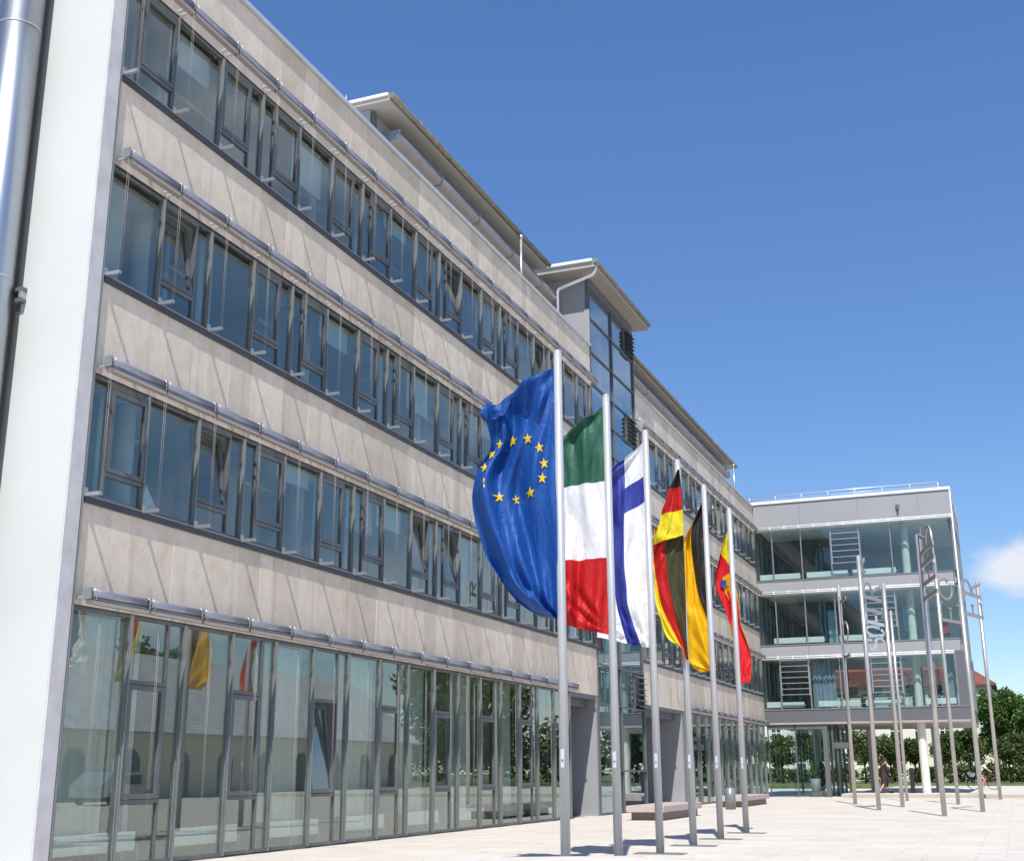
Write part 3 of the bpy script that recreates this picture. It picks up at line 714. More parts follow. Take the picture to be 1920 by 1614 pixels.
# radiators along the glass, inner columns, curtains, dark partition
for fi, segs in ((2, ((0.15, 2.35), (2.7, 4.9), (5.15, 7.4))), (1, ((0.7, 3.4), (4.2, 6.4))), (0, ((0.1, 2.1), (2.85, 5.0), (5.3, 7.4), (8.3, 9.8)))):
    z = floors[fi][0] + 0.10
    for x0, x1 in segs:
        b = MB(); b.box(x0, x1, WY0 + 0.35, WY0 + 0.44, z, z + 0.30, RAD, 0.012); b.tube([(x1, WY0 + 0.4, z + 0.12), (x1 + 0.09, WY0 + 0.4, z + 0.12)], 0.015, RAD, 6); b.build('radiator', GW)
    b = MB(); z1 = floors[fi][1] + (0.15 if fi == 2 else 0.08)
    b.tube([(7.95, WY0 + 0.8, floors[fi][0] - 0.06), (7.95, WY0 + 0.8, z1)], 0.20, CONC, 20, False); b.tube([(2.2, WY0 + 8.2, floors[fi][0] - 0.06), (2.2, WY0 + 8.2, z1)], 0.235, CONC, 16, False)
    b.build('inner_column', GW)
def wcurtain(x0, x1, y, z0, z1, m):
    b = MB(); n = int((x1 - x0) / 0.05); a = [b.bm.verts.new((x0 + (x1 - x0) * j / n, y + 0.05 * sin(j * 1.7), z0)) for j in range(n + 1)]
    c = [b.bm.verts.new((x0 + (x1 - x0) * j / n, y + 0.05 * sin(j * 1.7 + 0.3), z1)) for j in range(n + 1)]
    b._set([b.bm.faces.new((a[j], a[j + 1], c[j + 1], c[j])) for j in range(n)], m, True); b.build('curtain', GW)
BLUEC = plain('blue_grey_curtain', (0.22, 0.27, 0.34), 0.9, 0, 0.1, 4)
wcurtain(2.6, 3.8, WY0 + 0.55, 4.55, 7.15, BLUEC); wcurtain(9.3, 9.85, WY0 + 0.6, 4.55, 7.15, BLUEC)
b = MB(); b.box(0.1, 4.2, WY0 + 5.0, WY0 + 5.1, 7.9, 10.7, ROOMD); b.box(0.1, 3.0, WY0 + 4.0, WY0 + 4.1, 4.5, 7.2, ROOMD); b.box(0.1, 3.6, WY0 + 4.5, WY0 + 4.6, 11.4, 14.35, ROOMD); b.build('partition', GW)
b = MB(); b.box(3.55, 4.05, WY0 + 1.2, WY0 + 1.26, 7.9, 9.75, plain('blue_panel', (0.16, 0.36, 0.47), 0.4)); b.box(7.45, 7.75, WY0 + 1.9, WY0 + 1.95, 8.6, 9.9, plain('blue_panel_b', (0.2, 0.42, 0.55), 0.4)); b.build('cabinet', GW)
b = MB(); b.box(9.35, 9.72, WY0 + 1.0, WY0 + 1.3, 8.25, 8.95, plain('red_chair_back', (0.45, 0.02, 0.02), 0.5)); b.box(9.30, 9.77, WY0 + 0.95, WY0 + 1.4, 8.15, 8.24, BLACK)
for x in (9.33, 9.74): b.box(x - 0.02, x + 0.02, WY0 + 1.0, WY0 + 1.36, 7.91, 8.14, BLACK)
b.build('chair', GW)
for x0, x1, h in ((3.9, 4.9, 0.75), (5.2, 6.7, 0.62), (7.0, 7.6, 0.8), (8.3, 9.3, 0.7)):
    b = MB(); b.box(x0, x1, WY0 + 2.6, WY0 + 3.3, 5.18, 5.22, ROOMD); b.box(x0 + 0.03, x0 + 0.08, WY0 + 2.65, WY0 + 3.25, 4.46, 5.18, ROOMD); b.box(x1 - 0.08, x1 - 0.03, WY0 + 2.65, WY0 + 3.25, 4.46, 5.18, ROOMD)
    b.box(x0 + 0.2, x0 + 0.75, WY0 + 2.9, WY0 + 2.94, 5.3, 5.3 + h * 0.6, BLACK); b.box(x0 + 0.42, x0 + 0.52, WY0 + 2.9, WY0 + 2.94, 5.22, 5.3, BLACK); b.build('desk', GW)
# roof railing, wall lamp
b = MB()
for dz, r in ((0.42, 0.025), (0.22, 0.015)): b.tube([(-0.4, WY0 + 0.5, 15.86 + dz), (9.95, WY0 + 0.5, 15.86 + dz), (9.95, WY1, 15.86 + dz)], r, CLIP, 8)
for k in range(8): b.tube([(-0.2 + k * 1.45, WY0 + 0.5, 15.86), (-0.2 + k * 1.45, WY0 + 0.5, 16.28)], 0.02, CLIP, 8)
b.build('railing', GW)
b = MB(); b.box(7.72, 7.90, WY0 - 0.13, WY0 - 0.002, 14.98, 15.08, DARK); b.tube([(7.81, WY0 - 0.1, 14.72), (7.81, WY0 - 0.1, 14.99)], 0.06, DARK, 10); b.build('wall_lamp', GW)
# columns below
for x, y in ((7.92, WY0 + 0.72), (8.1, WY0 + 9.4), (4.6, WY0 + 8.4), (1.4, WY0 + 9.0)):
    b = MB(); b.tube([(x, y, 0.0), (x, y, 3.70)], 0.215, CONC, 24, False); b.build('column', GW)
# glazed lobby under the wing
b = MB()
for x in (0.1, 1.55): b.box(x - 0.03, x + 0.03, WY0 + 0.1, WY0 + 0.2, 0.0, 3.69, DARK)
b.box(2.98, 3.22, WY0 + 0.08, WY0 + 0.32, 0.0, 3.69, BEAM); b.box(0.131, 2.979, WY0 + 0.1, WY0 + 0.2, 3.45, 3.69, DARK)
for k in range(1, 5): b.box(3.05, 3.15, WY0 + 0.3 + k * 1.8 - 0.04, WY0 + 0.3 + k * 1.8 + 0.04, 0.0, 3.69, DARK)
for x in (0.6, 2.0): b.box(x - 0.04, x + 0.04, WY0 + 7.6, WY0 + 7.7, 0.0, 3.69, DARK)
b.build('lobby_frame', GW)
b = MB(); b.box(0.13, 2.98, WY0 + 0.14, WY0 + 0.15, 0.02, 3.45, GLW); b.box(3.09, 3.10, WY0 + 0.33, WY0 + 7.6, 0.02, 3.68, GLW); b.box(0.1, 3.05, WY0 + 7.64, WY0 + 7.65, 0.02, 3.68, GLW); b.build('lobby_glazing', GW)
b = MB(); 
for x, y in ((3.62, 0.6), (4.1, 0.9), (4.05, 1.9), (3.5, 2.1)): b.tube([(x, WY0 + y, 0.2), (x, WY0 + y, 3.69)], 0.035, DARK, 8)
b.box(3.45, 4.2, WY0 + 0.5, WY0 + 2.2, 2.45, 2.75, DARK); b.build('revolving_door', GW)

# ------------------------------------------------------------------ flagpoles and flags
PX, PY0, PSP = 6.61, 2.33, 2.378
pole_lab = ['tall grey flagpole nearest the viewer, carrying the blue flag with yellow stars', 'grey flagpole carrying the green white and red flag',
            'grey flagpole carrying the white flag with the blue cross', 'grey flagpole carrying the black red and gold flag',
            'grey flagpole carrying the plain black and gold flag', 'farthest grey flagpole, carrying the red and yellow flag with a crest']
FP = thing('flagpole', pole_lab[0], 'flagpole', (PX, PY0, 0), 0, 'flagpoles in a row along the building')
b = MB(); b.tube([(0, 0, 0), (0, 0, 7.30)], [0.068, 0.058], POLE, 20); b.build('shaft', FP)
b = MB(); b.ball((0, 0, 7.31), 0.062, POLE, (1, 1, 0.7)); b.build('cap', FP)
b = MB(); b.box(-0.42, 0.42, -0.20, 0.20, 0.001, 0.012, MULL); b.build('base_plate', FP)
b = MB(); b.box(-0.026, 0.026, -0.075, -0.062, 1.38, 1.62, CAP, 0.004); b.box(-0.012, 0.012, -0.079, -0.0755, 1.46, 1.49, DARK); b.build('access_door', FP)
b = MB(); b.tube([(0.03, -0.072, 1.5), (0.03, -0.066, 7.2)], 0.006, RAD, 6); b.build('halyard', FP)
poles_xy = [(PX, PY0), (PX, 4.71), (PX, 7.09), (PX, 9.45), (PX - 0.02, 11.85), (PX - 0.03, 14.5)]
for i in range(1, 6):
    o = copy_tree(FP); o.location = (poles_xy[i][0], poles_xy[i][1], 0); o['label'] = pole_lab[i]

def interp(rows, t):
    """rows: [(key, values...)] -> smooth interpolation at 0..1 along the row index"""
    n = len(rows) - 1; f = t * n; i = min(int(f), n - 1); u = f - i
    p = [rows[max(i - 1, 0)], rows[i], rows[i + 1], rows[min(i + 2, n)]]
    r = []
    for k in range(len(rows[0])):
        a, b, c, d = (q[k] for q in p)
        v = 0.5 * ((2 * b) + (-a + c) * u + (2 * a - 5 * b + 4 * c - d) * u * u + (-a + 3 * b - 3 * c + d) * u ** 3)
        lo, hi = min(b, c), max(b, c); m = 0.12 * (hi - lo)
        r.append(min(max(v, lo - m), hi + m))
    return r
def flag_surf(b, rows, nrow, ncol, pick, amp, seed, yoff=0.0, kx=2.2, kz=0.5, lean=0.30):
    """rows: (zR, zL, x0, x1, ..., xn): heights at hoist and fly and the x of every column break.
    nrow: faces per row interval; ncol: faces per column interval; pick(row, col, s, t) -> material"""
    rnd = random.Random(seed); ph = [rnd.uniform(0, 6.28) for _ in range(8)]
    nb_ = len(rows[0]) - 3; R_ = (len(rows) - 1) * nrow; grid = []
    for r in range(R_ + 1):
        t = r / R_; v = interp(rows, t); xs_ = v[2:]; line = []
        for c in range(nb_ * ncol + 1):
            ci = min(c // ncol, nb_ - 1); u = (c - ci * ncol) / ncol
            x = xs_[ci] + (xs_[ci + 1] - xs_[ci]) * u
            span = xs_[-1] - xs_[0]; s = (x - xs_[0]) / span if abs(span) > 1e-5 else c / (nb_ * ncol)
            s = min(max(s, 0), 1)
            z = v[0] + (v[1] - v[0]) * s
            sc = c / (nb_ * ncol)
            w = amp * (0.15 + sc) ** 0.7
            y = w * (sin(kx * 6.28 * sc + ph[0] + 1.6 * t * kz * 6.28) + 0.5 * sin(5.3 * sc * 6.28 * 0.7 + ph[1] - 4.0 * t + 1.4 * sin(7 * t + ph[2])) + 0.28 * sin(11 * sc + 17 * t + ph[3]))
            y += 0.22 * amp * sin(26 * t + 9 * sc + ph[4]) * sc
            # creases fanning out from the two hoist corners
            th = math.atan2(rows[0][0] - z + 0.05, abs(x) + 0.04); tb = math.atan2(z - rows[-1][0] + 0.05, abs(x) + 0.04)
            y += amp * 0.55 * min(1.0, sc * 4) * (max(0, 1 - 1.5 * t) * sin(19 * th + 2.6 * sin(5 * th + ph[6]) + ph[7]) + 0.8 * max(0, 1.6 * t - 0.6) * sin(17 * tb + 2 * sin(6 * tb + ph[5]) + ph[6]))
            x2 = x + 0.012 * sin(23 * t + ph[5]) * sc - lean * (y + yoff)
            line.append(b.bm.verts.new((x2, y + yoff, z)))
        grid.append(line)
    for r in range(R_):
        for c in range(nb_ * ncol):
            q = [grid[r][c], grid[r][c + 1], grid[r + 1][c + 1], grid[r + 1][c]]
            f = b.bm.faces.new(q); b._set([f], pick(r // nrow, c // ncol, c / (nb_ * ncol), r / R_), True)
    return grid
def nearest_y(grid, x, z):
    best = sorted(((v.co.x - x) ** 2 + (v.co.z - z) ** 2 + 1e-6, v.co.y) for l in grid for v in l)[:6]
    w = [1 / q[0] for q in best]; return sum(a * q[1] for a, q in zip(w, best)) / sum(w)
def star(b, grid, x, z, r, m, rot, lean=0.37):
    def on(px, pz):                                     # a point of the cloth, folds leaning with it
        q = px
        for _ in range(4): q = px - lean * nearest_y(grid, q, pz)
        return q, nearest_y(grid, q, pz)
    for dy in (-0.014, 0.014):
        pts = []
        for k in range(10):
            a = pi / 2 + rot + k * pi / 5; rr = r if k % 2 == 0 else r * 0.40
            pz = z + rr * sin(a); q, y = on(x + rr * cos(a) * 0.86, pz); pts.append((q, y + dy, pz))
        q, y = on(x, z); c = b.bm.verts.new((q, y + dy * 1.3, z)); vs = [b.bm.verts.new(p) for p in pts]
        b._set([b.bm.faces.new((c, vs[k], vs[(k + 1) % 10])) for k in range(10)], m)
CBLUE = clothmat('blue_cloth', (0.008, 0.072, 0.31)); CYEL = clothmat('star_yellow', (0.85, 0.60, 0.01)); CGRN = clothmat('green_cloth', (0.03, 0.12, 0.075))
CWHT = clothmat('white_cloth', (0.80, 0.80, 0.82)); CRED = clothmat('red_cloth', (0.50, 0.010, 0.012)); CFIN = clothmat('royal_blue_cloth', (0.035, 0.05, 0.30))
CBLK = clothmat('black_cloth', (0.018, 0.017, 0.018)); CGLD = clothmat('gold_cloth', (0.80, 0.43, 0.0)); CLEM = clothmat('lemon_cloth', (0.80, 0.66, 0.02)); CCRIM = clothmat('crimson_cloth', (0.66, 0.012, 0.022)); COLV = clothmat('olive_black_cloth', (0.050, 0.044, 0.014))
def flag(name, label, i, b):
    o = b.build(name, None, False); o.location = (poles_xy[i][0], poles_xy[i][1], 0)
    return tag(o, label, 'flag', 'banners hanging from the flagpoles')
# 1: blue with a ring of twelve stars
b = MB()
g1 = flag_surf(b, [(7.12, 6.55, -0.05, -1.21), (6.72, 6.30, -0.05, -1.12), (6.35, 5.95, -0.05, -1.08), (5.9, 5.64, -0.05, -1.26), (5.5, 5.25, -0.05, -1.37), (5.1, 4.88, -0.05, -1.34), (4.7, 4.58, -0.05, -1.23), (4.2, 4.2, -0.05, -1.06), (3.8, 3.82, -0.05, -0.80), (3.5, 3.56, -0.05, -0.48), (3.35, 3.42, -0.05, -0.16)],
               7, 44, lambda r, c, s, t: CBLUE, 0.16, 4, 0.0, 1.4, 0.5, 0.37)
flap = [(6.62, 6.54, -0.75, -1.22), (6.5, 6.46, -0.80, -1.24), (6.42, 6.32, -0.86, -1.12)]
flag_surf(b, flap, 5, 10, lambda r, c, s, t: CBLUE, 0.03, 9, -0.10, 2.2, 0.5, 0.37)
for k, (x, z) in enumerate([(-0.92, 6.0), (-0.72, 6.07), (-0.48, 6.03), (-0.3, 5.86), (-0.23, 5.63), (-0.26, 5.41), (-0.45, 5.21), (-0.68, 5.17), (-0.93, 5.19), (-1.11, 5.36), (-1.16, 5.63), (-1.06, 5.85)]):
    star(b, g1, x, z, 0.088, CYEL, [0.1, -0.1, 0.05, 0.2][k % 4])
flag('star_flag', 'large blue banner with a ring of yellow stars on the nearest flagpole', 0, b)
# 2: green white red
b = MB()
flag_surf(b, [(7.16, 6.63, -0.05, -1.01), (5.88, 5.83, -0.05, -1.03), (4.62, 4.62, -0.05, -1.0), (3.39, 3.60, -0.05, -0.88)], 22, 40, lambda r, c, s, t: (CGRN, CWHT, CRED)[r], 0.115, 14, 0, 1.7, 0.25)
flag('tricolour_flag', 'banner of green, white and red fields stacked one above another', 1, b)
# 3: white with blue cross
b = MB()
flag_surf(b, [(7.12, 6.60, -0.05, -0.41, -0.66, -0.76), (6.80, 6.35, -0.05, -0.41, -0.67, -0.77), (6.49, 6.1, -0.05, -0.42, -0.68, -0.78), (6.02, 5.62, -0.05, -0.44, -0.68, -0.80), (5.5, 5.4, -0.05, -0.47, -0.70, -0.85), (4.9, 4.85, -0.05, -0.47, -0.69, -0.85), (4.5, 4.5, -0.05, -0.45, -0.68, -0.87), (4.1, 4.15, -0.05, -0.42, -0.62, -0.95), (3.4, 3.62, -0.05, -0.21, -0.47, -1.02)],
          9, 14, lambda r, c, s, t: CFIN if (c == 1 or r == 2) else CWHT, 0.105, 23, 0, 1.5, 0.3)
flag('cross_flag', 'white banner with a blue cross, blown against its pole', 2, b)
# 4: black red gold, upper end folded over
b = MB()
flag_surf(b, [(5.95, 5.95, 0.05, -0.30, -0.52, -0.55), (5.5, 5.5, 0.05, -0.32, -0.55, -0.57), (5.0, 5.0, 0.05, -0.30, -0.54, -0.58), (4.6, 4.6, 0.045, -0.24, -0.47, -0.56), (4.2, 4.18, 0.035, -0.17, -0.36, -0.49), (3.85, 3.80, 0.03, -0.07, -0.17, -0.34), (3.55, 3.60, 0.04, 0.0, -0.07, -0.10), (3.36, 3.40, 0.045, 0.02, 0.0, -0.01)],
          9, 10, lambda r, c, s, t: (COLV, CRED, CLEM)[c], 0.06, 31, -0.13, 1.6, 0.3)
flag_surf(b, [(7.08, 7.07, 0.02, 0.0), (6.73, 6.70, 0.04, -0.20), (6.26, 6.20, 0.05, -0.38), (5.76, 5.62, 0.05, -0.57)], 10, 24, lambda r, c, s, t: (CBLK, CRED, CLEM)[r], 0.045, 37, -0.26, 1.2, 0.2)
flag('black_red_gold_flag', 'black, red and gold banner folded over near its top', 3, b)
# 5: black gold
b = MB()
flag_surf(b, [(7.04, 7.02, 0.0, -0.015, -0.02), (6.52, 6.48, 0.0, -0.29, -0.32), (6.2, 6.15, 0.0, -0.33, -0.48), (5.6, 5.6, 0.02, -0.30, -0.53), (5.2, 5.2, 0.025, -0.26, -0.54), (4.8, 4.8, 0.04, -0.17, -0.54), (4.45, 4.45, 0.055, -0.06, -0.53), (4.0, 4.0, 0.07, 0.055, -0.52), (3.6, 3.52, 0.085, 0.08, -0.46), (3.37, 3.33, 0.09, 0.087, -0.27)],
          8, 20, lambda r, c, s, t: (CBLK, CGLD)[c], 0.075, 43, 0.09, 1.5, 0.5)
flag('black_gold_flag', 'banner of one black and one gold stripe, bunched by the wind', 4, b)
# 6: red and yellow with a crest
b = MB()
g6 = flag_surf(b, [(6.99, 6.98, 0.0, -0.005, -0.01, -0.015), (6.5, 6.6, 0.0, -0.02, -0.14, -0.15), (5.88, 6.30, 0.01, 0.0, -0.26, -0.27), (5.5, 5.6, 0.06, 0.03, -0.40, -0.41), (5.1, 5.12, 0.12, 0.09, -0.275, -0.285), (4.6, 4.62, 0.14, 0.125, -0.10, -0.13), (4.2, 4.2, 0.26, 0.25, 0.02, -0.06), (3.77, 3.75, 0.33, 0.325, 0.05, -0.04), (3.28, 3.24, 0.28, 0.275, 0.0, -0.06)],
               8, 14, lambda r, c, s, t: CLEM if (r < 2) else (CCRIM if (c == 1 or (c == 2 and r < 5) or (c == 0 and r < 3)) else CGLD), 0.06, 57, 0.09, 1.4, 0.5, 0.22)
def crest(pts, m, off):
    c = [sum(p[k] for p in pts) / len(pts) for k in (0, 1)]
    vc = b.bm.verts.new((c[0], nearest_y(g6, *c) - off, c[1])); vs = [b.bm.verts.new((x, nearest_y(g6, x, z) - off, z)) for x, z in pts]
    b._set([b.bm.faces.new((vc, vs[k], vs[(k + 1) % len(vs)])) for k in range(len(vs))], m)
crest([(-0.26, 5.72), (0.0, 5.84), (0.06, 5.4), (0.0, 5.1), (-0.12, 5.16), (-0.24, 5.4)], CGLD, 0.02)
crest([(-0.33, 5.62), (-0.12, 5.66), (0.03, 5.62), (0.03, 5.5), (-0.12, 5.48), (-0.33, 5.5)], CFIN, 0.03)
crest([(-0.2, 5.42), (-0.13, 5.44), (-0.06, 5.14), (-0.1, 5.14)], CCRIM, 0.03); crest([(-0.06, 5.44), (0.0, 5.44), (0.02, 5.18), (-0.03, 5.14)], CCRIM, 0.03); crest([(-0.05, 5.80), (0.0, 5.82), (0.01, 5.68), (-0.04, 5.68)], CBLK, 0.03)
flag('crest_flag', 'narrow red banner with yellow edges and a small shield crest', 5, b)

# ------------------------------------------------------------------ letter sculptures on steel poles
def strip(b, pts, w, dirv, m=LETM):
    """flat bar following pts (a, b in the plate's plane), w wide in the plane, 5 cm deep"""
    d = Vector((dirv[0], dirv[1], 0)); ln = d.length; nrm = Vector((-dirv[1], dirv[0], 0)).normalized() * 0.045
    P = [Vector((p[0] * ln, p[1])) for p in pts]; n = len(P); L = []
    for i in range(n):
        t = (P[min(i + 1, n - 1)] - P[max(i - 1, 0)]).normalized(); q = Vector((-t.y, t.x)) * (w[i] if isinstance(w, list) else w) / 2; L.append((P[i] + q, P[i] - q))
    T = lambda v, s: Vector((d.x / ln * v.x, d.y / ln * v.x, v.y)) + nrm * s
    ring = [[b.bm.verts.new(T(l, -0.5)), b.bm.verts.new(T(r, -0.5)), b.bm.verts.new(T(r, 0.5)), b.bm.verts.new(T(l, 0.5))] for l, r in L]
    fs = [b.bm.faces.new(ring[0][::-1]), b.bm.faces.new(ring[-1])]
    for i in range(n - 1):
        for k in range(4): fs.append(b.bm.faces.new((ring[i][k], ring[i][(k + 1) % 4], ring[i + 1][(k + 1) % 4], ring[i + 1][k])))
    b._set(fs, m)
def arc(ca, cb, ra, rb_, a0, a1, n=14): return [(ca + ra * cos(R(a0 + (a1 - a0) * k / n)), cb + rb_ * sin(R(a0 + (a1 - a0) * k / n))) for k in range(n + 1)]
def glyph(b, ch, z, h, d, flip=False, m=LETM):
    f = (lambda p: [(1 - q[0], q[1]) for q in p]) if flip else (lambda p: p)
    s = lambda pts, w: strip(b, [(a, z + c * h) for a, c in f(pts)], w, d, m)
    w = 0.12
    if ch == 'R':
        s([(0.0, 0.0), (1.0, 0.0)], w); s(arc(0.29, 0.1, 0.23, 0.85, 180, 0), 0.10); s([(0.52, 0.45), (0.66, 0.62), (0.82, 0.78), (1.0, 1.0)], 0.10); s([(0.52, 0.02), (0.52, 0.5)], 0.06)
    elif ch == 'E':
        s([(0.0, 0.0), (1.0, 0.0)], w)
        for a, e in ((0.04, 0.9), (0.5, 0.68), (0.96, 0.9)): s([(a, 0.02), (a, e)], 0.07)
        s([(0.42, 0.68), (0.58, 0.68)], 0.05); s([(0.04, 0.88), (0.14, 0.94)], 0.06); s([(0.96, 0.88), (0.86, 0.94)], 0.06)
    elif ch == 'F':
        s([(0.0, 0.0), (1.0, 0.0)], w); s([(0.06, -0.25), (0.06, 1.0)], 0.11); s([(0.62, 0.02), (0.62, 0.8)], 0.11)
    elif ch == 'I':
        s([(0.0, 0.0), (1.0, 0.0)], w); s([(0.03, -0.3), (0.03, 0.3)], 0.06); s([(0.97, -0.3), (0.97, 0.3)], 0.06)
    elif ch == 'C': s(arc(0.5, 0.5, 0.46, 0.5, 70, 400, 20), 0.09); s([(0.62, 0.86), (0.74, 0.96)], 0.08)
    elif ch == 'O': s(arc(0.5, 0.5, 0.46, 0.5, 0, 360, 24), 0.08)
    elif ch == 'S':
        s(arc(0.27, 0.30, 0.24, 0.42, 200, 350, 10) + [(0.5, 0.40)] + arc(0.73, 0.55, 0.24, 0.42, 170, 20, 10), [0.05 + 0.10 * sin(pi * k / 22) for k in range(23)]); s([(0.04, 0.62), (0.3, 0.62)], 0.08); s([(0.03, 0.15), (0.03, 0.62)], 0.1)
    elif ch == 'L':
        s([(0.0, 0.0), (1.0, 0.0)], w); s([(1.0, 0.02), (1.0, 0.55)], 0.07)
def letter_pole(x, y, top, label, letters, r=0.078, pale=False):
    o = thing('letter_pole', label, 'sculpture', (x, y, 0), 0, 'steel poles with letters in front of the glass wing')
    b = MB(); b.tube([(0, 0, 0), (0, 0, top)], r, STEEL, 18); b.build('pole', o)
    for ch, z, h, d, flip in letters:
        b = MB(); glyph(b, ch, z, h, d, flip); q = b.build('letter', o); pale and ch in 'FSC' and q.data.materials.__setitem__(0, CAP); u = Vector((d[0], d[1], 0)).normalized() * (r + 0.03); q.location = u  # pale: sunlight on F, S and C put in as a lighter metal
    return o
zz = lambda v, D: 1.32 + (1452 - v) / 2400.0 * D
dP7 = (0.60, 2.0); dP2 = (0.50, 1.75); dP5 = (0.50, -2.0); dP1 = (0.42, -1.6)
letter_pole(6.06, 39.4, 8.93, 'steel letter pole farthest left, with an upright ring below its top', [('L', 8.15, 0.5, dP1, True), ('O', 6.4, 0.85, dP1, False), ('I', 5.85, 0.4, dP1, True)])
letter_pole(7.73, 31.8, 8.87, 'steel letter pole bearing a bright S and E beside its shaft', [('R', zz(1134, 46), 0.55, dP2, False), ('I', zz(1158, 46), 0.6, dP2, False), ('F', zz(1181, 46), 0.36, dP2, False), ('C', zz(1206, 46), 0.34, dP2, False), ('S', zz(1229, 46), 0.42, dP2, False), ('R', zz(1082, 46), 0.5, (0.10, 0.9), False)], 0.078, True)
letter_pole(8.2, 35.7, 8.38, 'plain steel pole close to the right of the S letter', [])
letter_pole(7.6, 45.6, 8.48, 'thin bare steel pole standing just behind the S letter pole pair', [], 0.07)
letter_pole(10.15, 26.3, 8.5, 'tall steel letter pole with arched R and sloping bars at its top', [('R', zz(1066, 40.6), 0.62, dP5, True), ('E', zz(1089, 40.6), 0.32, dP5, True), ('E', zz(1124, 40.6), 0.42, dP5, True), ('L', zz(1150, 40.6), 0.3, dP5, True)])
letter_pole(9.98, 40.1, 10.0, 'steel letter pole with an oval C right of its shaft', [('C', zz(1143, 54), 0.85, (0.52, 1.2), False), ('E', zz(1183, 54), 0.80, (0.74, 1.8), False)])
letter_pole(11.12, 30.7, 7.32, 'steel letter pole bearing R and E against the sky', [('R', zz(1133, 44.5), 0.48, dP7, False), ('E', zz(1172, 44.5), 0.52, dP7, False)])
letter_pole(11.45, 49.3, 10.1, 'bare steel pole farthest right against the trees', [], 0.085)

# ------------------------------------------------------------------ benches, bin
def bench(x, y, rz, L, label, ms=None):
    o = thing('stone_bench', label, 'bench', (x, y, 0), rz, 'granite block benches by the building')
    b = MB(); b.box(-0.45, 0.45, 0.18, L - 0.18, 0.0, 0.22, BENCHD, 0.008); b.build('plinth', o)
    b = MB(); b.box(-0.55, 0.55, 0, L, 0.222, 0.40, ms or BENCH, 0.012); b.build('seat', o)
bench(2.45, 20.9, 0.0, 4.6, 'long reddish granite bench in front of the far dark portal')
bench(1.95, 34.3, 0.0, 5.6, 'reddish granite bench beyond the litter bin')
bench(6.2, -1.16, -1.112, 3.0, 'pale stone bench at the bottom edge, before the nearest flagpoles', PAVE)
LB = thing('litter_bin', 'dark grey cylindrical litter bin beside the far granite bench', 'bin', (2.55, 31.9, 0))
b = MB(); b.tube([(0, 0, 0.02), (0, 0, 0.78)], 0.19, MULL, 24); b.build('body', LB)
b = MB(); b.tube([(0, 0, 0.781), (0, 0, 0.82)], 0.20, DARK, 24); b.tube([(0, 0, 0.821), (0, 0, 0.824)], 0.12, BLACK, 24); b.build('rim', LB)

# ------------------------------------------------------------------ people
def skinned(name, verts, edges, radii, m, parent=None, root=0, lv=2):
    me = bpy.data.meshes.new(name + '_base'); me.from_pydata(verts, edges, []); o = bpy.data.objects.new(name, me); col.objects.link(o)
    md = o.modifiers.new('s', 'SKIN'); md.use_smooth_shade = True
    for v, r in zip(me.skin_vertices[0].data, radii): v.radius = (r, r) if isinstance(r, (int, float)) else r
    me.skin_vertices[0].data[root].use_root = True
    ss = o.modifiers.new('d', 'SUBSURF'); ss.levels = lv; ss.render_levels = lv
    dg = bpy.context.evaluated_depsgraph_get(); m2 = bpy.data.meshes.new_from_object(o.evaluated_get(dg)); m2.name = name
    o.modifiers.clear(); o.data = m2; bpy.data.meshes.remove(me)
    m2.materials.clear(); m2.materials.append(m)
    for p in m2.polygons: p.use_smooth = True
    if parent: o.parent = parent
    return o
def body(o, J, m):
    """J: joints dict -> one continuous body"""
    names = ['pel', 'wst', 'chs', 'nck', 'hd0', 'hd1', 'lsh', 'lel', 'lwr', 'lhd', 'rsh', 'rel', 'rwr', 'rhd', 'lhp', 'lkn', 'lan', 'lto', 'rhp', 'rkn', 'ran', 'rto']
    rad = dict(pel=0.14, wst=0.125, chs=0.14, nck=0.055, hd0=0.085, hd1=0.075, lsh=0.06, lel=0.042, lwr=0.03, lhd=0.035, rsh=0.06, rel=0.042, rwr=0.03, rhd=0.035, lhp=0.085, lkn=0.058, lan=0.04, lto=0.035, rhp=0.085, rkn=0.058, ran=0.04, rto=0.035)
    E_ = [('pel', 'wst'), ('wst', 'chs'), ('chs', 'nck'), ('nck', 'hd0'), ('hd0', 'hd1'), ('chs', 'lsh'), ('lsh', 'lel'), ('lel', 'lwr'), ('lwr', 'lhd'), ('chs', 'rsh'), ('rsh', 'rel'), ('rel', 'rwr'), ('rwr', 'rhd'), ('pel', 'lhp'), ('lhp', 'lkn'), ('lkn', 'lan'), ('lan', 'lto'), ('pel', 'rhp'), ('rhp', 'rkn'), ('rkn', 'ran'), ('ran', 'rto')]
    idx = {n: i for i, n in enumerate(names)}
    q = skinned('body', [J[n] for n in names], [(idx[a], idx[c]) for a, c in E_], [rad[n] for n in names], m, o)
    # fingers and a nose keep hands and face readable
    return q
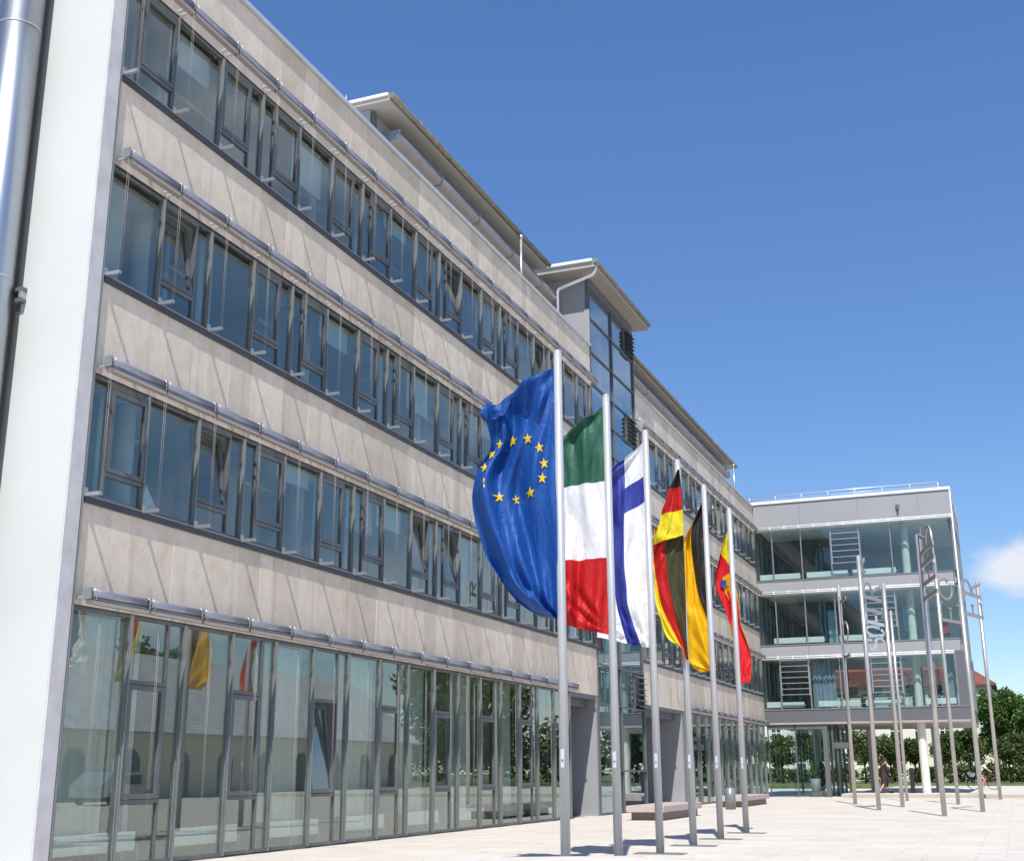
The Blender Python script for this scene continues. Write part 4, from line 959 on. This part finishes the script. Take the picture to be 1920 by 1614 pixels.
# walking figure in a dark coat (facing away to the left), x right, y depth
WK = thing('person', 'walking person in a long dark coat carrying a bag under the glass wing', 'person', (5.85, 54.6, 0.19), R(-60))
J = dict(pel=(0, 0, 0.92), wst=(0, 0.01, 1.10), chs=(0, 0.02, 1.34), nck=(0, 0.04, 1.50), hd0=(0, 0.06, 1.60), hd1=(0, 0.06, 1.68), lsh=(-0.19, 0.02, 1.42), lel=(-0.25, -0.05, 1.14), lwr=(-0.24, 0.06, 0.92), lhd=(-0.24, 0.09, 0.83),
         rsh=(0.19, 0.02, 1.42), rel=(0.25, 0.08, 1.14), rwr=(0.24, 0.2, 0.95), rhd=(0.24, 0.24, 0.87), lhp=(-0.09, 0.02, 0.86), lkn=(-0.10, 0.22, 0.48), lan=(-0.10, 0.30, 0.09), lto=(-0.10, 0.46, 0.04), rhp=(0.09, 0, 0.86), rkn=(0.10, -0.08, 0.46), ran=(0.10, -0.36, 0.11), rto=(0.10, -0.22, 0.03))
body(WK, J, SKIN)
COAT = plain('dark_brown_coat', (0.045, 0.028, 0.030), 0.85, 0, 0.15, 3)
skinned('coat', [(0, 0.0, 0.62), (0, 0, 0.92), (0, 0.01, 1.12), (0, 0.02, 1.36), (0, 0.03, 1.47), (-0.19, 0.02, 1.42), (-0.25, -0.05, 1.14), (-0.24, 0.05, 0.94), (0.19, 0.02, 1.42), (0.25, 0.08, 1.14), (0.24, 0.19, 0.97), (0, 0.0, 0.30)],
        [(11, 0), (0, 1), (1, 2), (2, 3), (3, 4), (3, 5), (5, 6), (6, 7), (3, 8), (8, 9), (9, 10)], [0.20, 0.17, 0.155, 0.165, 0.07, 0.075, 0.058, 0.048, 0.075, 0.058, 0.048, 0.22], COAT, WK)
b = MB(); b.ball((0, 0.045, 1.665), 0.108, BLACK, (0.95, 1.0, 1.05)); b.ball((0, -0.02, 1.55), 0.085, BLACK, (1, 0.7, 1.5)); b.build('hair', WK)
b = MB(); b.box(0.27, 0.36, -0.02, 0.34, 0.52, 0.80, BLACK, 0.02); b.tube([(0.31, 0.03, 0.80), (0.27, 0.14, 0.93), (0.31, 0.28, 0.80)], 0.012, BLACK, 6); b.build('handbag', WK)
b = MB()
for y, x in ((0.38, -0.10), (-0.28, 0.10)): b.box(x - 0.05, x + 0.05, y - 0.14, y + 0.12, 0.0, 0.09, BLACK, 0.02)
b.build('shoe', WK)
# dark figure in the lobby
LP = thing('person', 'person with long dark hair standing inside the glazed lobby', 'person', (2.55, 55.4, 0.03), R(20))
J2 = dict(J); J2.update(lel=(-0.24, 0.04, 1.15), lwr=(-0.2, 0.2, 1.05), lhd=(-0.17, 0.27, 1.05), rel=(0.24, 0.02, 1.14), rwr=(0.23, 0.06, 0.9), rhd=(0.23, 0.08, 0.82), lkn=(-0.10, 0.03, 0.48), lan=(-0.10, 0.0, 0.09), lto=(-0.11, 0.14, 0.04), rkn=(0.10, 0.03, 0.48), ran=(0.10, 0.0, 0.09), rto=(0.11, 0.14, 0.04))
body(LP, J2, SKIN)
skinned('dress', [(0, 0.0, 0.50), (0, 0, 0.92), (0, 0.01, 1.12), (0, 0.02, 1.36), (0, 0.03, 1.46), (-0.19, 0.02, 1.42), (-0.24, 0.04, 1.17), (0.19, 0.02, 1.42), (0.24, 0.02, 1.16)], [(0, 1), (1, 2), (2, 3), (3, 4), (3, 5), (5, 6), (3, 7), (7, 8)], [0.17, 0.165, 0.145, 0.16, 0.065, 0.075, 0.058, 0.075, 0.058], BLACK, LP)
b = MB(); b.ball((0, 0.04, 1.66), 0.11, BLACK); b.ball((0, -0.03, 1.48), 0.10, BLACK, (1.1, 0.6, 2.0)); b.build('hair', LP)
# lobby furniture
HT = thing('bistro_table', 'small standing table with a blue cloth and round white vases in the lobby', 'table', (1.95, 55.8, 0.02))
b = MB(); b.tube([(0, 0, 0), (0, 0, 0.03)], 0.22, ALU, 20); b.tube([(0, 0, 0.03), (0, 0, 1.02)], 0.03, ALU, 10); b.tube([(0, 0, 1.02), (0, 0, 1.05)], 0.36, CFIN, 24); b.build('table_top', HT)
b = MB(); b.ball((-0.14, 0, 1.17), 0.115, RAD); b.ball((0.15, 0.02, 1.18), 0.115, RAD); b.build('vase', HT)
PT = thing('round_planter', 'tall grey round planter with a leafy plant behind the lobby glass', 'planter', (2.3, 54.7, 0.02))
b = MB(); b.tube([(0, 0, 0), (0, 0, 0.9)], [0.2, 0.27], PANEL, 20); b.build('pot', PT)

def leafcloud(b, blobs, n, size, m, seed, flat=0.0):
    rnd = random.Random(seed); tot = sum(bl[3] * bl[4] * bl[5] for bl in blobs)
    for (cx_, cy_, cz_, rx, ry, rz) in blobs:
        k = int(n * rx * ry * rz / tot)
        for _ in range(k):
            while True:
                u = Vector((rnd.uniform(-1, 1), rnd.uniform(-1, 1), rnd.uniform(-1, 1)))
                if 0.25 < u.length < 1: break
            u = u * (0.75 + 0.3 * rnd.random()) 
            p = Vector((cx_ + u.x * rx, cy_ + u.y * ry, cz_ + u.z * rz))
            a = Vector((rnd.uniform(-1, 1), rnd.uniform(-1, 1), rnd.uniform(-0.7, 0.9))).normalized(); c = a.cross(Vector((rnd.uniform(-1, 1), rnd.uniform(-1, 1), rnd.uniform(-1, 1)))).normalized()
            s = size * rnd.uniform(0.6, 1.3)
            vs = [b.bm.verts.new(p + s * (a * q[0] + c * q[1])) for q in ((-1, 0), (-0.1, -0.55), (1, 0), (0.1, 0.55))]
            b._set([b.bm.faces.new(vs)], m)
b = MB(); leafcloud(b, [(0, 0, 1.35, 0.32, 0.32, 0.5)], 160, 0.09, LEAF2, 3); b.build('plant', PT)

# cyclist
CX = thing('person', 'cyclist in a white shirt, blue shorts and white cap riding on the right', 'person', (10.35, 67.0, 0.19), R(-90))
# local: +y is forward (riding right in the picture), z up; bicycle is a thing of its own
Jc = dict(pel=(0, -0.22, 0.98), wst=(0, -0.12, 1.14), chs=(0, 0.10, 1.33), nck=(0, 0.22, 1.43), hd0=(0, 0.31, 1.51), hd1=(0, 0.33, 1.60), lsh=(-0.18, 0.13, 1.36), lel=(-0.24, 0.32, 1.14), lwr=(-0.24, 0.50, 1.03), lhd=(-0.24, 0.56, 1.02),
          rsh=(0.18, 0.13, 1.36), rel=(0.24, 0.32, 1.14), rwr=(0.24, 0.50, 1.03), rhd=(0.24, 0.56, 1.02), lhp=(-0.09, -0.18, 0.92), lkn=(-0.11, 0.20, 0.72), lan=(-0.11, 0.05, 0.34), lto=(-0.11, 0.19, 0.29), rhp=(0.09, -0.18, 0.92), rkn=(0.11, 0.08, 0.56), ran=(0.11, -0.06, 0.17), rto=(0.11, 0.09, 0.12))
body(CX, Jc, SKIN)
skinned('shirt', [(0, -0.2, 1.02), (0, -0.12, 1.14), (0, 0.10, 1.33), (0, 0.19, 1.41), (-0.18, 0.13, 1.36), (-0.22, 0.26, 1.21), (0.18, 0.13, 1.36), (0.22, 0.26, 1.21)], [(0, 1), (1, 2), (2, 3), (2, 4), (4, 5), (2, 6), (6, 7)], [0.165, 0.155, 0.165, 0.07, 0.08, 0.07, 0.08, 0.07], plain('white_shirt', (0.75, 0.74, 0.73), 0.8), CX)
skinned('shorts', [(0, -0.22, 0.97), (-0.09, -0.18, 0.92), (-0.11, 0.05, 0.80), (0.09, -0.18, 0.92), (0.11, -0.02, 0.70)], [(0, 1), (1, 2), (0, 3), (3, 4)], [0.165, 0.11, 0.09, 0.11, 0.09], plain('blue_shorts', (0.06, 0.12, 0.28), 0.8), CX)
b = MB(); b.ball((0, 0.325, 1.60), 0.105, RAD, (0.95, 1.05, 0.8)); b.box(-0.08, 0.08, 0.40, 0.52, 1.575, 1.59, RAD, 0.005); b.build('cap', CX)
BK = thing('bicycle', 'bicycle with a basket under the cyclist in the white shirt', 'bicycle', (10.35, 67.0, 0.19), R(-90))
def wheel(y):
    b = MB(); pts = [(0, y + 0.34 * cos(R(a)), 0.35 + 0.34 * sin(R(a))) for a in range(0, 361, 15)]; b.tube(pts, 0.02, BLACK, 8, False)
    for a in range(0, 360, 30): b.tube([(0, y, 0.35), (0, y + 0.33 * cos(R(a)), 0.35 + 0.33 * sin(R(a)))], 0.003, ALU, 4)
    b.tube([(-0.04, y, 0.35), (0.04, y, 0.35)], 0.03, ALU, 10); b.build('wheel', BK)
wheel(-0.55); wheel(0.55)
b = MB(); rd = plain('red_frame', (0.30, 0.03, 0.02), 0.35)
for p in ([(0, -0.55, 0.35), (0, -0.1, 0.30), (0, 0.42, 0.78), (0, 0.36, 1.0)], [(0, -0.1, 0.30), (0, -0.25, 0.86)], [(0, -0.55, 0.35), (0, -0.22, 0.75)], [(0, 0.42, 0.78), (0, 0.55, 0.35)], [(0, -0.2, 0.72), (0, 0.41, 0.80)]): b.tube(p, 0.018, rd, 8)
b.tube([(-0.11, 0.12, 0.27), (-0.06, -0.1, 0.3), (0.06, -0.1, 0.3), (0.11, -0.0, 0.10)], 0.012, ALU, 6); b.build('frame', BK)
b = MB(); b.tube([(-0.24, 0.56, 1.0), (-0.1, 0.38, 1.03), (0.1, 0.38, 1.03), (0.24, 0.56, 1.0)], 0.014, BLACK, 8); b.build('handlebar', BK)
b = MB(); b.box(-0.09, 0.09, -0.40, -0.14, 0.855, 0.90, BLACK, 0.02); b.build('saddle', BK)
b = MB(); b.ball((0, -0.62, 0.86), 0.19, RAD, (0.9, 1.1, 0.8)); b.box(-0.07, 0.07, -0.85, -0.35, 0.70, 0.72, BLACK); b.build('luggage', BK)
SP = thing('sandwich_board', 'slim dark display stand beside the front column of the glass wing', 'sign', (7.2, 54.9, 0.19))
b = MB(); b.box(-0.11, 0.11, -0.03, 0.03, 0.04, 1.25, BLACK, 0.01); b.box(-0.2, 0.2, -0.15, 0.15, 0, 0.04, BLACK); b.build('board', SP)

# ------------------------------------------------------------------ trees and shrubs beyond the wing
def tree(name, label, x, y, h, r, trunk_h, m, n, seed, group, size, tr=0.09):
    o = thing(name, label, 'tree', (x, y, 0.2), 0, group); rnd = random.Random(seed)
    b = MB(); top = trunk_h + (h - trunk_h) * 0.5
    b.tube([(0, 0, -0.05), (0.03, 0, trunk_h * 0.6), (0.0, 0.03, trunk_h), (0.05, 0, top)], [tr * 1.15, tr, tr * 0.8, tr * 0.3], BARK, 8)
    for k in range(6):
        a = rnd.uniform(0, 6.28); z0 = trunk_h + rnd.uniform(0, 0.35) * (top - trunk_h); b.tube([(0, 0, z0), (cos(a) * r * 0.35, sin(a) * r * 0.35, z0 + (h - z0) * 0.3), (cos(a) * r * 0.7, sin(a) * r * 0.7, z0 + (h - z0) * rnd.uniform(0.4, 0.75))], [tr * 0.5, tr * 0.3, tr * 0.1], BARK, 6)
    b.build('trunk', o)
    b = MB(); hc = h - trunk_h; bl = [(0, 0, trunk_h + hc * 0.48, r * 0.72, r * 0.72, hc * 0.42)]
    for k in range(13):
        a = rnd.uniform(0, 6.28); q = rnd.uniform(-0.75, 0.85); rr = r * 0.72 * math.sqrt(max(0.08, 1 - q * q)) ; s = rnd.uniform(0.26, 0.42)
        bl.append((cos(a) * rr, sin(a) * rr, trunk_h + hc * (0.48 + 0.44 * q), r * s, r * s, hc * 0.5 * s))
    leafcloud(b, bl, n, size, m, seed + 1); b.build('crown', o)
    return o
tl = [(-9.7, 103, 4.9, 1.6), (-7.3, 101, 4.6, 1.55), (-4.5, 101, 5.1, 1.75), (-0.1, 101, 4.75, 1.75), (2.0, 102, 4.4, 1.5), (4.0, 103, 3.9, 1.25), (6.9, 101, 4.5, 1.45), (8.6, 103, 4.9, 1.6), (11.75, 101, 4.4, 1.5), (13.4, 102, 4.8, 1.6)]
lab = ['young tree at the far left, partly hidden by the office building', 'young round-crowned tree seen through the left pane of the lobby', 'tallest young tree behind the lobby, left of its grey corner post', 'young bushy tree seen under the wing right of the revolving door', 'young tree behind the two close steel poles under the wing', 'low young tree just left of the bright front column', 'young tree right of the rear column under the wing', 'young dark tree left of the cyclist', 'young tree behind the front wheel of the bicycle', 'young tree at the right edge of the picture']
for k, (x, y, h, r) in enumerate(tl): tree('young_tree', lab[k], x, y, h, r, 1.35, LEAF1, 3400, 100 + k, 'young trees in a row on the lawn', 0.125, 0.085)
tree('large_tree', 'tall broad green tree below the red hipped roof', 11.2, 122, 9.6, 2.9, 2.2, LEAF2, 13000, 140, 'large trees at the right', 0.16, 0.25)
tree('large_tree', 'broad green tree rising at the right edge behind the cyclist', 15.4, 119, 8.4, 3.2, 2.0, LEAF2, 13000, 141, 'large trees at the right', 0.16, 0.25)
tree('large_tree', 'leaning leafy tree between the two broadest crowns', 13.4, 127, 9.4, 2.2, 3.0, LEAF2, 7000, 142, 'large trees at the right', 0.16, 0.22)
for k, (x, y, r, h) in enumerate([(-11.5, 112, 2.4, 1.6), (-7.6, 113, 2.4, 1.5), (-3.8, 112, 2.2, 1.7), (0.0, 113, 2.3, 1.5), (4.0, 112, 2.2, 1.6), (8.0, 113, 2.4, 2.0), (11.4, 112, 2.3, 2.1), (14.6, 113, 2.4, 2.2)]):
    b = MB(); rnd = random.Random(200 + k); leafcloud(b, [(rnd.uniform(-r, r) * 0.7, rnd.uniform(-0.6, 0.6), h * 0.45, r * 0.55, 0.8, h * 0.55) for _ in range(5)], 1500, 0.16, LEAF3, 210 + k); o = b.build('shrub'); o.location = (x, y, 0.2)
    tag(o, ['green shrub at the far left of the lawn, behind the office building corner', 'green shrub seen through the middle of the lobby glass', 'green shrub seen behind the revolving door', 'green shrub behind the walking person in the dark coat', 'green shrub behind the bright front column', 'green shrub left of the cyclist', 'green shrub right behind the cyclist', 'green shrub cut by the right edge of the picture'][k], 'shrub', 'shrubs along the far edge of the lawn')

# ------------------------------------------------------------------ cream house far behind
CB = thing('cream_house', 'long cream rendered house with red hipped roof behind the trees', 'house', (0, 0, 0))
cx0, cx1, cy0, cy1, ce, cr = -22.0, 10.7, 130.0, 142.0, 10.2, 14.8
b = MB(); b.box(cx0, cx1, cy0, cy1, 0, ce, CREAM); b.build('wall', CB)
b = MB(); e = 0.5; ym = (cy0 + cy1) / 2
A = [(cx0 - e, cy0 - e, ce + 0.1), (cx1 + e, cy0 - e, ce + 0.1), (cx1 + e, cy1 + e, ce + 0.1), (cx0 - e, cy1 + e, ce + 0.1)]; Rg = [(cx0 + 5, ym, cr), (cx1 - 5.5, ym, cr)]
b.poly([A[0], A[1], Rg[1], Rg[0]], REDT); b.poly([A[2], A[3], Rg[0], Rg[1]], REDT); b.poly([A[1], A[2], Rg[1]], REDT); b.poly([A[3], A[0], Rg[0]], REDT)
b.box(cx0 - e, cx1 + e, cy0 - e, cy1 + e, ce - 0.12, ce + 0.09, BROWN); b.build('roof', CB)
def hwin():
    b = MB(); w, h = 0.55, 0.95
    b.box(-w - 0.1, w + 0.1, -0.07, 0.0, -0.12, 0.0, PANEL); b.box(-w - 0.08, w + 0.08, -0.05, 0.0, h * 2, h * 2 + 0.35, BROWN)
    for x in (-w, 0, w): b.box(x - 0.06, x + 0.06, -0.06, -0.001, 0, 2 * h, RAD)
    for z in (0.0, 1.25, 2 * h - 0.1): b.box(-w + 0.06, -0.06, -0.055, -0.001, z, z + 0.1, RAD); b.box(0.06, w - 0.06, -0.055, -0.001, z, z + 0.1, RAD)
    o = b.build('window'); p = MB(); p.box(-w + 0.06, w - 0.06, -0.02, -0.002, 0.08, 2 * h - 0.1, plain('dark_pane', (0.03, 0.04, 0.05), 0.1)); p.build('pane', o); return o
hw = hwin(); first = True
for z in (0.9, 4.2, 7.3):
    x = -20.5
    while x < 10:
        put(hw, CB, (x, cy0, z), first); first = False; x += 2.6

# ------------------------------------------------------------------ across the plaza: what the panes mirror
BH = thing('long_barn', 'long low cream hall with a grey tiled roof across the plaza', 'hall', (0, 0, 0))
bx0, bx1, by0, by1 = 33.0, 45.0, 18.0, 78.0
b = MB(); b.box(bx0, bx1, by0, by1, 0, 3.6, CREAM); b.build('wall', BH)
b = MB(); xm = (bx0 + bx1) / 2
for P_ in ([(bx0 - 0.6, by0 - 0.4, 3.5), (bx0 - 0.6, by1 + 0.4, 3.5), (xm, by1 + 0.4, 8.6), (xm, by0 - 0.4, 8.6)], [(bx1 + 0.6, by1 + 0.4, 3.5), (bx1 + 0.6, by0 - 0.4, 3.5), (xm, by0 - 0.4, 8.6), (xm, by1 + 0.4, 8.6)]): b.prism(P_, (0, 0, 0.15), GREYT)
b.prism([(bx0, by0, 3.61), (bx1, by0, 3.61), (xm, by0, 8.4)], (0, 0.2, 0), CREAM); b.build('roof', BH)
for k in range(13):
    y = by0 + 2.5 + k * 4.5; b = MB()
    pts = [(bx0 - 0.03, y - 0.8, 0.05), (bx0 - 0.03, y + 0.8, 0.05)] + [(bx0 - 0.03, y + 0.8 * cos(R(a)), 1.9 + 0.8 * sin(R(a))) for a in range(0, 181, 20)]
    b.prism(pts, (0.025, 0, 0), DARK); b.build('arched_door', BH)
def vehicle(name, label, cat, x, y, rz, L, H, m, van):
    o = thing(name, label, cat, (x, y, 0), rz); w = 0.86
    b = MB(); hb = 0.85
    prof = [(-L / 2, 0.35), (-L / 2, H * 0.93 if van else hb), (-L / 2 + 0.1, H if van else hb + 0.05), (L / 2 - 1.5 if van else -L / 2 + 0.9, H) if van else (-L / 2 + 0.9, H), (L / 2 - 1.3, H), (L / 2 - 0.55 if van else L / 2 - 1.1, 1.05 if van else hb + 0.12), (L / 2 - 0.05, hb - 0.02), (L / 2, 0.35)]
    b.prism([(a, -w, c) for a, c in prof], (0, 2 * w, 0), m); b.build('body', o)
    b = MB()
    for s in (-1, 1): b.box(-L / 2 + 1.0, L / 2 - 1.45, s * (w + 0.006) - 0.005, s * (w + 0.006) + 0.005, H * 0.62, H * 0.9, BLACK)
    b.build('side_window', o)
    for a in (-L / 2 + 0.85, L / 2 - 0.85):
        for s in (-1, 1):
            b = MB(); b.tube([(a, s * (w + 0.02) - 0.11, 0.32), (a, s * (w + 0.02) + 0.0, 0.32)], 0.32, BLACK, 20); b.build('wheel', o)
vehicle('delivery_van', 'white delivery van parked before the long hall', 'van', 26.0, 26.0, R(90), 5.2, 2.2, RAD, True)
vehicle('parked_car', 'silver car parked before the long hall', 'car', 26.5, 34.0, R(90), 4.3, 1.45, ALU, False)
pl = ['broad tree beside the long hall', 'tall tree beyond the end of the long hall', 'tall tree at the far side of the plaza', 'broad tree behind the end of the long hall', 'spreading tree farthest along the plaza', 'rounded tree in the gap beyond the long hall']
for k, (x, y, h, r) in enumerate([(46, 62, 11, 5.0), (32, 92, 12, 5.5), (24, 112, 12, 5.5), (40, 100, 13, 6), (27, 140, 13, 6.5), (19, 128, 11, 5.5)]):
    tree('plaza_tree', pl[k], x, y, h, r, 1.6, LEAF3, 4500, 300 + k, 'trees across the plaza', 0.34, 0.2)

b = MB(); rnd = random.Random(77)
leafcloud(b, [(18 + k * 2.6 + rnd.uniform(-1, 1), 118 + k * 1.3 + rnd.uniform(-6, 6), 2.6 + rnd.uniform(0, 2.5), 3.6, 3.6, rnd.uniform(2.6, 4.2)) for k in range(26)], 12000, 0.42, LEAF3, 78)
tag(b.build('woodland'), 'distant green belt of trees across the plaza, seen mirrored in the shop glass', 'wood', kind='stuff')
